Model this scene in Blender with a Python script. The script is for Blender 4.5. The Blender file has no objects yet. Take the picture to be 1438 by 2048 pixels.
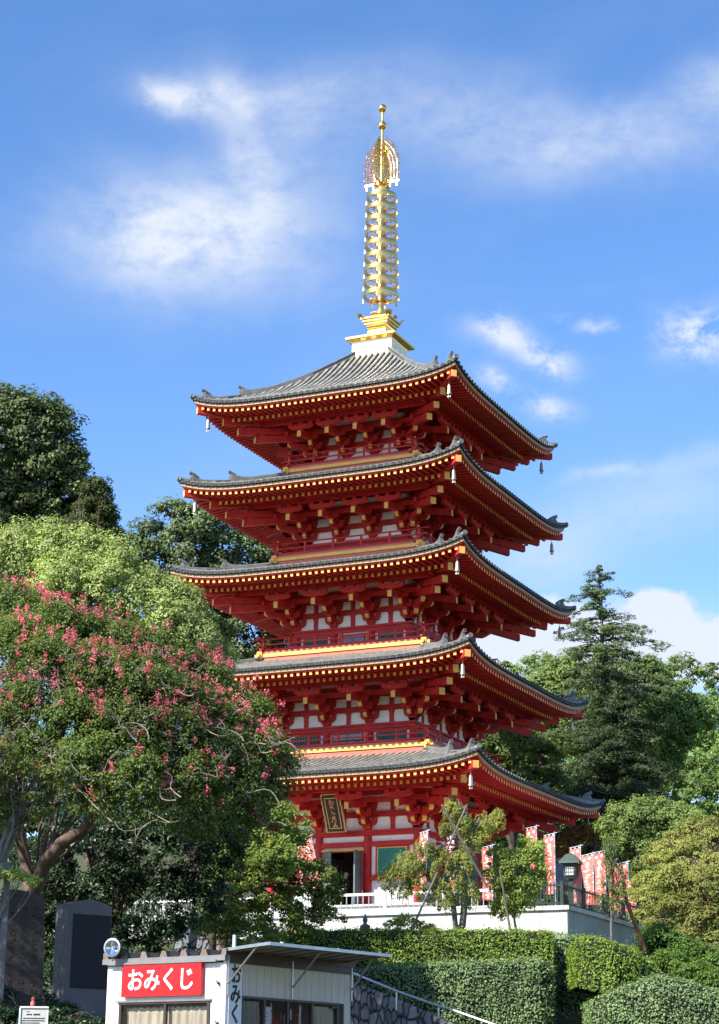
import bpy, math, random
import numpy as np
from mathutils import Vector, Matrix

# ------------------------------------------------------------------ camera, sky, sun
S = bpy.context.scene
COL = S.collection
W, H = 1438.0, 2048.0
CP = np.array([36.629, -81.641, -8.172]); YAW, PITCH, ROLL, F = -.432, .288, .011, 3995.0
def basis():
    f = np.array([math.sin(YAW)*math.cos(PITCH), math.cos(YAW)*math.cos(PITCH), math.sin(PITCH)])
    r = np.array([math.cos(YAW), -math.sin(YAW), 0.]); u = np.cross(r, f)
    return r*math.cos(ROLL)+u*math.sin(ROLL), -r*math.sin(ROLL)+u*math.cos(ROLL), f
RT, UP, FW = basis()
cd = bpy.data.cameras.new('camera'); cam = bpy.data.objects.new('camera', cd); COL.objects.link(cam)
cd.sensor_fit = 'VERTICAL'; cd.sensor_height = 36.0; cd.lens = 36.0*F/H
cd.clip_start = .5; cd.clip_end = 9000
cam.matrix_world = Matrix(((RT[0], UP[0], -FW[0], CP[0]), (RT[1], UP[1], -FW[1], CP[1]), (RT[2], UP[2], -FW[2], CP[2]), (0, 0, 0, 1)))
S.camera = cam
def P(px, py, D):
    """a point of the place, from where it is seen and how far away it stands"""
    return CP + (FW + RT*(px-W/2)/F - UP*(py-H/2)/F)*D

TOSUN = np.array([-.5, -1.1, 1.0]); TOSUN /= np.linalg.norm(TOSUN)
EL = math.asin(TOSUN[2]); AZ = math.atan2(TOSUN[0], TOSUN[1])
sl = bpy.data.lights.new('sun', 'SUN'); sun = bpy.data.objects.new('sun', sl); COL.objects.link(sun)
sl.energy = 5.0; sl.angle = math.radians(.53); sl.color = (1.0, .95, .86)
sun.rotation_euler = Vector(TOSUN).to_track_quat('Z', 'Y').to_euler()
S.view_settings.view_transform = 'Standard'; S.view_settings.look = 'None'
S.view_settings.exposure = .82; S.view_settings.gamma = 1

w = bpy.data.worlds.new('World'); S.world = w; w.use_nodes = True
nt = w.node_tree; nt.nodes.clear()
def N(t, **k):
    n = nt.nodes.new(t)
    for a, b in k.items(): setattr(n, a, b)
    return n
def L(a, b): nt.links.new(a, b)
def M(op, a, b=None, c=None, clamp=False):
    n = N('ShaderNodeMath', operation=op, use_clamp=clamp)
    for i, x in enumerate((a, b, c)):
        if x is None: continue
        if isinstance(x, (int, float)): n.inputs[i].default_value = x
        else: L(x, n.inputs[i])
    return n.outputs[0]
sky = N('ShaderNodeTexSky', sky_type='NISHITA', sun_disc=False, sun_elevation=EL, sun_rotation=AZ,
        altitude=100, air_density=1.0, dust_density=.35, ozone_density=1.6)
bg = N('ShaderNodeBackground'); bg.inputs[1].default_value = .127
hs = N('ShaderNodeHueSaturation'); hs.inputs['Saturation'].default_value = 1.22; hs.inputs['Value'].default_value = 1.0
L(sky.outputs[0], hs.inputs['Color']); tn = N('ShaderNodeMix', data_type='RGBA', blend_type='MULTIPLY'); tn.inputs[0].default_value = 1; tn.inputs[7].default_value = (1.01, 1.0, 1.12, 1); L(hs.outputs[0], tn.inputs[6]); L(tn.outputs[2], bg.inputs[0])
tc = N('ShaderNodeTexCoord')
# the cloud field: each cloud has a compass bearing and a height in the sky
def dotv(v):
    n = N('ShaderNodeVectorMath', operation='DOT_PRODUCT'); L(tc.outputs['Generated'], n.inputs[0]); n.inputs[1].default_value = tuple(v); return n.outputs['Value']
AX = np.array([math.cos(-.432), -math.sin(-.432), 0]); AF = np.array([math.sin(-.432)*math.cos(.288), math.cos(-.432)*math.cos(.288), math.sin(.288)]); AU = np.cross(AX, AF)
df = M('MAXIMUM', dotv(AF), .05)
cu = M('DIVIDE', dotv(AX), df); cv = M('DIVIDE', dotv(AU), df)
cxyz = N('ShaderNodeCombineXYZ'); L(cu, cxyz.inputs[0]); L(cv, cxyz.inputs[1])
def noise(scale, detail, rough, dist=0, sx=1, sy=1, off=0, src=None):
    mp = N('ShaderNodeMapping'); L(src or cxyz.outputs[0], mp.inputs[0]); mp.inputs['Scale'].default_value = (sx, sy, 1); mp.inputs['Location'].default_value = (off, off*.7, off*.3)
    n = N('ShaderNodeTexNoise'); n.inputs['Scale'].default_value = scale; n.inputs['Detail'].default_value = detail
    n.inputs['Roughness'].default_value = rough; n.inputs['Distortion'].default_value = dist; L(mp.outputs[0], n.inputs[0]); return n
wn = noise(9, 5, .6, 0, 1, 1, 3.1)
wv = N('ShaderNodeVectorMath', operation='SUBTRACT'); L(wn.outputs['Color'], wv.inputs[0]); wv.inputs[1].default_value = (.5, .5, .5)
ws = N('ShaderNodeVectorMath', operation='SCALE'); L(wv.outputs[0], ws.inputs[0]); ws.inputs['Scale'].default_value = .045
wa = N('ShaderNodeVectorMath', operation='ADD'); L(cxyz.outputs[0], wa.inputs[0]); L(ws.outputs[0], wa.inputs[1])
def blob(cx, cy, rx, ry, rot=0, amp=1.0):
    mp = N('ShaderNodeMapping', vector_type='TEXTURE'); L(wa.outputs[0], mp.inputs[0])
    mp.inputs['Location'].default_value = ((cx-719)/F, (1024-cy)/F, 0); mp.inputs['Rotation'].default_value = (0, 0, math.radians(rot)); mp.inputs['Scale'].default_value = (rx/F, ry/F, 1)
    ln = N('ShaderNodeVectorMath', operation='LENGTH'); L(mp.outputs[0], ln.inputs[0])
    g = M('POWER', 2.718, M('MULTIPLY', M('MULTIPLY', ln.outputs['Value'], ln.outputs['Value']), -1.0))
    return M('MULTIPLY', g, amp)
def total(bl):
    t = None
    for b in bl:
        o = blob(*b); t = o if t is None else M('ADD', t, o)
    return t
soft = total([(385, 450, 195, 108, 0, 1.1), (300, 500, 220, 66, 0, .35), (500, 300, 60, 140, 20, .55), (430, 190, 120, 42, -5, .75), (600, 230, 90, 60, 30, .3),
              (640, 360, 90, 170, 10, .22), (900, 230, 260, 75, -8, .42), (1200, 290, 280, 70, 5, .50), (1420, 150, 130, 60, 25, .55), (480, 590, 240, 60, 0, .16),
              (1300, 1010, 240, 80, 8, .38), (1060, 1120, 150, 80, 0, .45), (1400, 920, 160, 26, 8, .25), (1180, 1330, 420, 90, 0, .55), (700, 140, 300, 40, 0, .10)])
puff = total([(1000, 678, 62, 30, 0, 1.0), (1095, 708, 52, 24, 0, .9), (985, 765, 34, 20, 0, .6), (1095, 800, 46, 26, 0, .75), (1010, 780, 20, 20, 0, .4), (1412, 665, 70, 50, 0, 1.0),
              (1190, 622, 70, 12, 6, .6), (1200, 935, 80, 14, 8, .35),
              (350, 185, 55, 28, -20, .6)])
n1 = noise(24, 10, .66, .15, 1, 1.5, 7.7); n2 = noise(52, 10, .66, .0, 1, 1.3, 1.3); n3 = noise(5, 4, .6, 1.0, 1, 2.2, 12.1)
sden = M('MULTIPLY', soft, M('MULTIPLY_ADD', n1.outputs['Fac'], 3.0, -.72)); fine = noise(95, 8, .68, 0, 1, 1.6, 5.5); sden = M('MULTIPLY', soft, M('ADD', M('MULTIPLY_ADD', n1.outputs['Fac'], 3.0, -.75), M('MULTIPLY_ADD', fine.outputs['Fac'], 1.3, -.62), clamp=True)); sden = M('ADD', M('MULTIPLY', sden, .72), M('MULTIPLY', soft, .42))
pden = M('MULTIPLY', M('MINIMUM', puff, 1.0), M('SUBTRACT', M('MULTIPLY', n2.outputs['Fac'], 5.2), 1.95, clamp=True))
low = total([(1315, 1225, 70, 46, 0, .8), (1120, 1245, 100, 50, 0, .8), (1220, 1320, 240, 70, 0, 1.1), (1440, 1290, 90, 50, 0, .9), (1000, 1300, 120, 70, 0, .8)])
low = M('MULTIPLY', M('SUBTRACT', M('MULTIPLY', low, M('MULTIPLY_ADD', n2.outputs['Fac'], 2.2, .02)), .40), 2.2, clamp=True)
pden = M('MAXIMUM', pden, M('MULTIPLY', low, .95))
veil = M('MULTIPLY', M('SUBTRACT', n3.outputs['Fac'], .50, clamp=True), .22)
den = M('ADD', M('ADD', M('MULTIPLY', sden, .80), veil), pden)
den = M('MINIMUM', den, .93)
sepz = N('ShaderNodeSeparateXYZ'); L(tc.outputs['Generated'], sepz.inputs[0])
den = M('MULTIPLY', den, M('MULTIPLY_ADD', sepz.outputs['Z'], 8.0, .1, clamp=True))
cb = N('ShaderNodeBackground'); cb.inputs[0].default_value = (.80, .86, .97, 1); cb.inputs[1].default_value = .60
mxs = N('ShaderNodeMixShader'); L(den, mxs.inputs[0]); L(bg.outputs[0], mxs.inputs[1]); L(cb.outputs[0], mxs.inputs[2])
wo = N('ShaderNodeOutputWorld'); L(mxs.outputs[0], wo.inputs[0])

# ------------------------------------------------------------------ materials
def mat(name, col, rough=.6, metal=0., var=.12, scale=3., bump=0., bscale=20., col2=None, spec=.4, trans=0., thr=None):
    m = bpy.data.materials.new(name); m.use_nodes = True; t = m.node_tree; b = t.nodes['Principled BSDF']
    b.inputs['Roughness'].default_value = rough; b.inputs['Metallic'].default_value = metal
    b.inputs['Specular IOR Level'].default_value = spec
    co = t.nodes.new('ShaderNodeTexCoord')
    nz = t.nodes.new('ShaderNodeTexNoise'); nz.inputs['Scale'].default_value = scale; nz.inputs['Detail'].default_value = 8; nz.inputs['Roughness'].default_value = .65
    t.links.new(co.outputs['Object'], nz.inputs[0])
    cr = t.nodes.new('ShaderNodeValToRGB')
    c2 = col2 or tuple(min(1, c*(1+var)) for c in col)
    c1 = col if col2 else tuple(c*(1-var) for c in col)
    cr.color_ramp.elements[0].position = .35 if not thr else thr[0]; cr.color_ramp.elements[0].color = (*c1, 1)
    cr.color_ramp.elements[1].position = .65 if not thr else thr[1]; cr.color_ramp.elements[1].color = (*c2, 1)
    t.links.new(nz.outputs['Fac'], cr.inputs[0]); t.links.new(cr.outputs[0], b.inputs['Base Color'])
    if bump:
        n2_ = t.nodes.new('ShaderNodeTexNoise'); n2_.inputs['Scale'].default_value = bscale; n2_.inputs['Detail'].default_value = 6
        bp = t.nodes.new('ShaderNodeBump'); bp.inputs['Strength'].default_value = bump; bp.inputs['Distance'].default_value = .03
        t.links.new(co.outputs['Object'], n2_.inputs[0]); t.links.new(n2_.outputs['Fac'], bp.inputs['Height']); t.links.new(bp.outputs[0], b.inputs['Normal'])
    return m
def leafmat(name, cols, rough=.45, trans=.28, tcol=1.5, spec=.32, cscale=.35, cvar=.35):
    """leaves: every leaf its own tint out of cols, and whole boughs a little lighter or darker"""
    m = bpy.data.materials.new(name); m.use_nodes = True; t = m.node_tree; b = t.nodes['Principled BSDF']
    g = t.nodes.new('ShaderNodeNewGeometry'); cr = t.nodes.new('ShaderNodeValToRGB')
    e = cr.color_ramp.elements
    while len(e) < len(cols): e.new(.5)
    for i, c in enumerate(cols): e[i].position = i/(len(cols)-1); e[i].color = (*c, 1)
    t.links.new(g.outputs['Random Per Island'], cr.inputs[0])
    co = t.nodes.new('ShaderNodeTexCoord'); nz = t.nodes.new('ShaderNodeTexNoise'); nz.inputs['Scale'].default_value = cscale; nz.inputs['Detail'].default_value = 3
    t.links.new(co.outputs['Object'], nz.inputs[0])
    mr = t.nodes.new('ShaderNodeMapRange'); mr.inputs['From Min'].default_value = .3; mr.inputs['From Max'].default_value = .7; mr.inputs['To Min'].default_value = 1-cvar; mr.inputs['To Max'].default_value = 1+cvar
    t.links.new(nz.outputs['Fac'], mr.inputs[0])
    mx = t.nodes.new('ShaderNodeVectorMath'); mx.operation = 'SCALE'; t.links.new(cr.outputs[0], mx.inputs[0]); t.links.new(mr.outputs[0], mx.inputs['Scale'])
    t.links.new(mx.outputs[0], b.inputs['Base Color']); b.inputs['Roughness'].default_value = rough+.1; b.inputs['Specular IOR Level'].default_value = spec
    tr = t.nodes.new('ShaderNodeBsdfTranslucent'); m2 = t.nodes.new('ShaderNodeVectorMath'); m2.operation = 'MULTIPLY'; m2.inputs[1].default_value = (tcol, tcol*1.15, tcol*.5)
    t.links.new(mx.outputs[0], m2.inputs[0]); t.links.new(m2.outputs[0], tr.inputs[0])
    ms = t.nodes.new('ShaderNodeMixShader'); ms.inputs[0].default_value = trans
    t.links.new(b.outputs[0], ms.inputs[1]); t.links.new(tr.outputs[0], ms.inputs[2]); t.links.new(ms.outputs[0], t.nodes['Material Output'].inputs[0])
    return m
RED = mat('vermilion_paint', (.51, .028, .026), .5, var=.2, scale=2.6, bump=.08, bscale=9, spec=.25)
SUNLIT = mat('sunlit_vermilion', (.60, .15, .115), .6, var=.08, scale=2)  # balcony fascia: pinker red with the glare of full sun put into the colour
YEL = mat('ochre_yellow_paint', (.86, .49, .12), .5, var=.1, spec=.25)
TAN = mat('bare_eave_board', (.42, .29, .17), .6, var=.15, scale=6)
TILE = mat('grey_roof_tile', (.19, .19, .175), .5, var=.3, scale=1.6, bump=.15, col2=(.42, .39, .31))
TRDG = mat('ridge_tile', (.11, .115, .11), .5, var=.3, scale=3, bump=.15, col2=(.21, .21, .20))
TEND = mat('tile_end', (.030, .034, .038), .5, var=.3, scale=5, col2=(.08, .085, .085))
TILED = mat('tile_bed', (.035, .038, .04), .6, var=.3)
WHT = mat('white_plaster', (.92, .92, .90), .8, var=.05)
GREEN = mat('green_painted_board', (.0, .20, .14), .5, var=.08)
GRND = mat('dark_green_grille', (.012, .085, .07), .5)
GLASS = mat('blue_dark_glass', (.03, .05, .08), .08, spec=.8)
DARK = mat('dark_interior', (.018, .012, .010), .8)
DOORG = mat('grey_green_door', (.13, .17, .17), .55, var=.12)
GOLD = mat('gold_leaf', (1.0, .60, .18), .27, metal=1., var=.06, scale=5)
GOLDW = mat('pale_gold_plate', (1.0, .80, .48), .35, metal=.9, var=.04)
BRZ = mat('pale_bronze', (.62, .56, .44), .35, metal=.7, var=.15)
WALLW = mat('white_wall', (.56, .57, .54), .85, var=.06, scale=.7, col2=(.66, .66, .63))
STAIN = mat('coping_stone', (.55, .55, .53), .85, var=.2, scale=3)
WRAIL = mat('white_rail_paint', (.72, .74, .76), .5, var=.05)
BRAIL = mat('dark_green_rail_paint', (.03, .05, .045), .4)
BARK = mat('bark', (.10, .075, .055), .9, var=.4, scale=4, bump=.6)
PBARK = mat('smooth_brown_bark', (.075, .045, .032), .7, var=.3, scale=3, bump=.4, col2=(.17, .115, .085))
TBARK = mat('pale_twig_bark', (.16, .12, .09), .7, var=.3, scale=5, bump=.4, col2=(.34, .29, .24))
GBARK = mat('grey_bark', (.16, .15, .14), .9, var=.4, scale=5, bump=.6)
WOODP = mat('weathered_pole', (.20, .17, .14), .85, var=.25, scale=6)
BRNP = mat('brown_pole', (.26, .13, .055), .8, var=.2, scale=6)
SOIL = mat('soil_and_litter', (.07, .055, .035), .95, var=.4, scale=2, bump=.6, col2=(.05, .08, .02))
PAVE = mat('pale_paving', (.50, .44, .37), .85, var=.12, scale=1.5)
GRAN = mat('rough_granite', (.11, .11, .105), .9, var=.3, scale=12, bump=1., bscale=14)
GRANS = mat('sawn_granite', (.12, .115, .12), .7, var=.12, scale=20)
SLATE = mat('dark_slate_panel', (.010, .009, .015), .65, var=.3, scale=2)
BSTONE = mat('brown_slab_stone', (.05, .042, .036), .85, var=.3, scale=2, bump=.4)
METW = mat('white_cladding', (.74, .75, .77), .45, var=.03)
METG = mat('warm_grey_cladding', (.58, .52, .46), .5, var=.04)
MGREY = mat('grey_flashing', (.20, .20, .20), .5, var=.15)
MBRN = mat('brown_frame', (.055, .035, .03), .45)
RUST = mat('rusty_roof_sheet', (.16, .10, .065), .8, var=.3, scale=9, col2=(.22, .19, .17))
SIGNR = mat('red_sign_face', (.56, .010, .014), .4, var=.03)
WPAINT = mat('white_lettering', (.86, .86, .86), .5, var=.02)
BPAINT = mat('black_lettering', (.012, .012, .012), .5)
CURT = mat('cream_curtain', (.62, .54, .42), .9, var=.08, scale=2)
STEEL = mat('galvanised_steel', (.5, .5, .52), .35, metal=.8)
AWN = mat('awning_sheet', (.20, .17, .15), .5, var=.1)
FLAGR = mat('salmon_red_cloth', (.88, .20, .15), .85, var=.08)
FLAGW = mat('white_print', (.85, .82, .82), .85, var=.03)
BPOLE = mat('pale_blue_pole', (.20, .48, .62), .4)
COPG = mat('green_copper', (.05, .085, .065), .55, var=.2)
PLAQ = mat('dark_plaque_board', (.035, .02, .016), .5, var=.2)
PGOLD = mat('plaque_gold', (.72, .50, .20), .4, metal=.35, var=.15, scale=9)
BROOF = mat('brown_sheet_roof', (.30, .25, .24), .55, var=.12)
PINKW = mat('pinkish_timber', (.60, .28, .25), .6)
BRONZE = mat('weathered_bronze', (.10, .11, .09), .6, var=.3, scale=8)

def stained(m, dark=(.30, .30, .27), amt=.75):
    """rain streaks that run down a wall"""
    t = m.node_tree; b = t.nodes['Principled BSDF']; src = b.inputs['Base Color'].links[0].from_socket
    co = t.nodes.new('ShaderNodeTexCoord'); mp = t.nodes.new('ShaderNodeMapping'); mp.inputs['Scale'].default_value = (2.2, 2.2, .16); t.links.new(co.outputs['Object'], mp.inputs[0])
    n = t.nodes.new('ShaderNodeTexNoise'); n.inputs['Scale'].default_value = 2.4; n.inputs['Detail'].default_value = 7; n.inputs['Roughness'].default_value = .7; t.links.new(mp.outputs[0], n.inputs[0])
    r = t.nodes.new('ShaderNodeMapRange'); r.inputs['From Min'].default_value = .52; r.inputs['From Max'].default_value = .74; r.inputs['To Max'].default_value = amt; t.links.new(n.outputs['Fac'], r.inputs[0])
    x = t.nodes.new('ShaderNodeMix'); x.data_type = 'RGBA'; t.links.new(r.outputs[0], x.inputs[0]); t.links.new(src, x.inputs[6]); x.inputs[7].default_value = (*dark, 1); t.links.new(x.outputs[2], b.inputs['Base Color'])
stained(WALLW); stained(METW, (.48, .46, .42), .35); stained(METG, (.36, .32, .28), .4); stained(WHT, (.68, .64, .60), .25); stained(STAIN, (.16, .16, .14), .8); stained(SIGNR, (.50, .03, .03), .35)
stained(GRAN, (.05, .055, .05), .8); stained(GRANS, (.09, .09, .09), .7)
def stonewall_mat():
    m = bpy.data.materials.new('rubble_stone'); m.use_nodes = True; t = m.node_tree; b = t.nodes['Principled BSDF']; b.inputs['Roughness'].default_value = .9
    co = t.nodes.new('ShaderNodeTexCoord')
    nz = t.nodes.new('ShaderNodeTexNoise'); nz.inputs['Scale'].default_value = 2.5; t.links.new(co.outputs['Object'], nz.inputs[0])
    ad = t.nodes.new('ShaderNodeVectorMath'); ad.operation = 'MULTIPLY_ADD'; t.links.new(nz.outputs['Color'], ad.inputs[0]); ad.inputs[1].default_value = (.25,)*3; t.links.new(co.outputs['Object'], ad.inputs[2])
    v = t.nodes.new('ShaderNodeTexVoronoi'); v.feature = 'DISTANCE_TO_EDGE'; v.inputs['Scale'].default_value = 2.1; t.links.new(ad.outputs[0], v.inputs[0])
    v2 = t.nodes.new('ShaderNodeTexVoronoi'); v2.inputs['Scale'].default_value = 2.1; t.links.new(ad.outputs[0], v2.inputs[0])
    sp = t.nodes.new('ShaderNodeSeparateColor'); t.links.new(v2.outputs['Color'], sp.inputs[0])
    cr = t.nodes.new('ShaderNodeValToRGB'); cr.color_ramp.elements[0].color = (.12, .125, .14, 1); cr.color_ramp.elements[1].color = (.30, .30, .32, 1); t.links.new(sp.outputs[0], cr.inputs[0])
    n2 = t.nodes.new('ShaderNodeTexNoise'); n2.inputs['Scale'].default_value = 7; n2.inputs['Detail'].default_value = 8; t.links.new(co.outputs['Object'], n2.inputs[0])
    m1 = t.nodes.new('ShaderNodeMix'); m1.data_type = 'RGBA'; m1.blend_type = 'MULTIPLY'; m1.inputs[0].default_value = .7; t.links.new(cr.outputs[0], m1.inputs[6]); t.links.new(n2.outputs['Color'], m1.inputs[7])
    ed = t.nodes.new('ShaderNodeValToRGB'); ed.color_ramp.elements[0].position = .02; ed.color_ramp.elements[0].color = (.02, .02, .022, 1); ed.color_ramp.elements[1].position = .07; ed.color_ramp.elements[1].color = (1, 1, 1, 1); t.links.new(v.outputs['Distance'], ed.inputs[0])
    m2 = t.nodes.new('ShaderNodeMix'); m2.data_type = 'RGBA'; m2.blend_type = 'MULTIPLY'; m2.inputs[0].default_value = 1; t.links.new(m1.outputs[2], m2.inputs[6]); t.links.new(ed.outputs[0], m2.inputs[7])
    t.links.new(m2.outputs[2], b.inputs['Base Color'])
    mr = t.nodes.new('ShaderNodeMapRange'); mr.inputs['From Max'].default_value = .12; t.links.new(v.outputs['Distance'], mr.inputs[0])
    ma = t.nodes.new('ShaderNodeMath'); ma.operation = 'MULTIPLY_ADD'; t.links.new(n2.outputs['Fac'], ma.inputs[0]); ma.inputs[1].default_value = .3; t.links.new(mr.outputs[0], ma.inputs[2])
    bp = t.nodes.new('ShaderNodeBump'); bp.inputs['Distance'].default_value = .10; t.links.new(ma.outputs[0], bp.inputs['Height']); t.links.new(bp.outputs[0], b.inputs['Normal'])
    return m
RUBBLE = stonewall_mat()

# ------------------------------------------------------------------ building helpers
def tag(o, label=None, cat=None, group=None, kind=None):
    for k, v in (('label', label), ('category', cat), ('group', group), ('kind', kind)):
        if v: o[k] = v
    return o
def empty(name, loc=(0, 0, 0), rz=0., label=None, cat=None, group=None):
    o = bpy.data.objects.new(name, None); COL.objects.link(o); o.location = tuple(float(c) for c in loc); o.rotation_euler = (0, 0, rz); o.empty_display_size = .2
    return tag(o, label, cat, group)
class MB:
    def __init__(s): s.v = []; s.f = []; s.m = []; s.T = None
    def add(s, vs, fs, mi=0):
        n = len(s.v)
        if s.T is not None: vs = [s.T @ Vector(v) for v in vs]
        s.v += [tuple(v) for v in vs]; s.f += [tuple(i+n for i in f) for f in fs]
        s.m += (list(mi) if isinstance(mi, (list, tuple)) else [mi]*len(fs)); return s
    def box(s, c, d, mi=0, rz=0., tap=1.):
        x, y, z = (k/2 for k in d); cs, sn = math.cos(rz), math.sin(rz); vs = []
        for k in (-z, z):
            t = tap if k < 0 else 1.
            for a, b in ((-x, -y), (x, -y), (x, y), (-x, y)):
                a *= t; b *= t; vs.append((c[0]+a*cs-b*sn, c[1]+a*sn+b*cs, c[2]+k))
        return s.add(vs, [(0, 3, 2, 1), (4, 5, 6, 7), (0, 1, 5, 4), (1, 2, 6, 5), (2, 3, 7, 6), (3, 0, 4, 7)], mi)
    def span(s, a, b, mi=0):
        return s.box([(a[i]+b[i])/2 for i in range(3)], [abs(b[i]-a[i]) for i in range(3)], mi)
    def beam(s, p0, p1, wd, ht, mi=0, cap=None, vert=False):
        p0 = Vector(p0); p1 = Vector(p1); d = (p1-p0).normalized()
        sd = d.cross(Vector((0, 0, 1)))
        sd = Vector((1, 0, 0)) if sd.length < 1e-4 else sd.normalized()
        u = Vector((0, 0, 1)) if vert else sd.cross(d).normalized()
        vs = [p+sd*a*wd/2+u*b*ht/2 for p in (p0, p1) for a, b in ((-1, -1), (1, -1), (1, 1), (-1, 1))]
        c = mi if cap is None else cap
        return s.add(vs, [(0, 1, 2, 3), (7, 6, 5, 4), (0, 4, 5, 1), (1, 5, 6, 2), (2, 6, 7, 3), (3, 7, 4, 0)], [mi, c, mi, mi, mi, mi])
    def quad(s, a, b, c, d, mi=0): return s.add([a, b, c, d], [(0, 1, 2, 3)], mi)
    def tube(s, pts, rad, n=8, mi=0, caps=True):
        pts = [Vector(p) for p in pts]; vs = []; fs = []; k = len(pts)
        if isinstance(rad, (int, float)): rad = [rad]*k
        pr = None
        for i, p in enumerate(pts):
            t = (pts[min(i+1, k-1)]-pts[max(i-1, 0)]).normalized()
            a = t.cross(Vector((0, 0, 1)) if abs(t.z) < .95 else Vector((1, 0, 0))).normalized() if pr is None else (pr - t*pr.dot(t)).normalized()
            pr = a; b = t.cross(a)
            vs += [p+(a*math.cos(j*2*math.pi/n)+b*math.sin(j*2*math.pi/n))*rad[i] for j in range(n)]
        for i in range(k-1):
            for j in range(n):
                j2 = (j+1) % n; fs.append((i*n+j, i*n+j2, (i+1)*n+j2, (i+1)*n+j))
        if caps: fs += [tuple(range(n))[::-1], tuple((k-1)*n+j for j in range(n))]
        return s.add(vs, fs, mi)
    def lathe(s, prof, n=16, c=(0, 0, 0), mi=0, rot=0.):
        vs = []; fs = []; k = len(prof)
        for r, z in prof: vs += [(c[0]+r*math.cos(rot+j*2*math.pi/n), c[1]+r*math.sin(rot+j*2*math.pi/n), c[2]+z) for j in range(n)]
        for i in range(k-1):
            for j in range(n):
                j2 = (j+1) % n; fs.append((i*n+j, i*n+j2, (i+1)*n+j2, (i+1)*n+j))
        return s.add(vs, fs, mi)
    def prism(s, poly, org, ux, uy, nz, th, mi=0):
        """polygon in the plane (ux, uy) at org, th thick along nz"""
        org, ux, uy, nz = (Vector(q) for q in (org, ux, uy, nz)); n = len(poly)
        vs = [org+ux*a+uy*b+nz*(th/2)*sg for sg in (-1, 1) for a, b in poly]
        return s.add(vs, [tuple(range(n))[::-1], tuple(range(n, 2*n))]+[(i, (i+1) % n, n+(i+1) % n, n+i) for i in range(n)], mi)
    def sphere(s, c, r, n=12, mi=0, sz=1.):
        k = n//2+1
        return s.lathe([(max(1e-4, r*math.sin(math.pi*i/(k-1))), -r*sz*math.cos(math.pi*i/(k-1))) for i in range(k)], n, c, mi)
    def build(s, name, mats, parent=None, smooth=False, mesh_only=False):
        me = bpy.data.meshes.new(name); me.from_pydata(s.v, [], s.f)
        for m in (mats if isinstance(mats, (list, tuple)) else [mats]): me.materials.append(m)
        me.polygons.foreach_set('material_index', s.m)
        if smooth: me.polygons.foreach_set('use_smooth', [True]*len(s.f)); me.set_sharp_from_angle(angle=math.radians(42))
        me.update()
        return me if mesh_only else link(name, me, parent)
def link(name, me, parent=None):
    o = bpy.data.objects.new(name, me); COL.objects.link(o)
    if parent is not None: o.parent = parent
    return o
def text_mb(body, size, mats, M4, parent, name, wt_=0., ext=.006, space=1.):
    c = bpy.data.curves.new(name, 'FONT'); c.body = body; c.size = size; c.extrude = ext; c.align_x = 'CENTER'; c.align_y = 'CENTER'; c.space_line = space; c.resolution_u = 4
    o = bpy.data.objects.new('tmp', c); COL.objects.link(o); dg = bpy.context.evaluated_depsgraph_get()
    m0 = bpy.data.meshes.new_from_object(o.evaluated_get(dg)); bpy.data.objects.remove(o)
    V0 = [v.co.copy() for v in m0.vertices]; F0 = [tuple(p.vertices) for p in m0.polygons]; vs = []; fs = []
    for q, (ax, ay) in enumerate(((0, 0), (1, 0), (-1, 0), (0, 1), (0, -1), (.7, .7), (-.7, .7), (.7, -.7), (-.7, -.7))):
        n_ = len(vs); vs += [(v.x+ax*wt_, v.y+ay*wt_, v.z+q*.0004) for v in V0]; fs += [tuple(i+n_ for i in f) for f in F0]
    me = bpy.data.meshes.new(name); me.from_pydata(vs, [], fs); me.transform(M4); me.materials.clear(); me.materials.append(mats); me.name = name
    return link(name, me, parent)
def rotz(k): return Matrix.Rotation(k*math.pi/2, 4, 'Z')

# ------------------------------------------------------------------ ground, platform
def sst(a, b, x):
    t = np.clip((x-a)/(b-a), 0, 1); return t*t*(3-2*t)
FH = np.array([math.sin(YAW), math.cos(YAW)]); RH = np.array([math.cos(YAW), -math.sin(YAW)])
def ground_z(x, y):
    dx = x-CP[0]; dy = y-CP[1]; s = dx*FH[0]+dy*FH[1]; t = dx*RH[0]+dy*RH[1]
    z = -9.8 + 1.6*sst(8, 34, s) + 3.0*sst(68.9, 70.1, s) + 2.6*sst(70.2, 71.6, s) + .9*sst(76, 86, s)
    z = z + 1.4*sst(3.2, 4.6, -t)*sst(38.5, 42, s)*(1-sst(56, 62, s))
    hill = 22*sst(105, 200, s)*(.55+.45*sst(-60, -5, t))
    return z + hill*(1-sst(300, 700, s))
def build_ground():
    a = np.concatenate([np.linspace(-3000, -120, 12), np.arange(-110, 210, 2.2), np.linspace(230, 3000, 14)])
    s_ = np.concatenate([np.linspace(-1500, -20, 8), np.arange(-15, 240, 2.2), np.linspace(260, 5000, 18)])
    t_ = np.concatenate([np.linspace(-3500, -110, 12), np.arange(-100, 100, 2.2), np.linspace(110, 3500, 12)])
    SS, TT = np.meshgrid(s_, t_, indexing='ij')
    X = CP[0]+SS*FH[0]+TT*RH[0]; Y = CP[1]+SS*FH[1]+TT*RH[1]; Z = ground_z(X, Y)
    v = np.stack([X, Y, Z], -1).reshape(-1, 3); n, m = SS.shape
    fs = [(i*m+j, i*m+j+1, (i+1)*m+j+1, (i+1)*m+j) for i in range(n-1) for j in range(m-1)]
    fs = [f[::-1] for f in fs]
    me = bpy.data.meshes.new('ground'); me.from_pydata(v.tolist(), [], fs); me.materials.append(SOIL)
    tag(link('ground', me), kind='structure')
build_ground()
PLX, PLY, PLZ = 12.5, -11.0, -1.12
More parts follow.
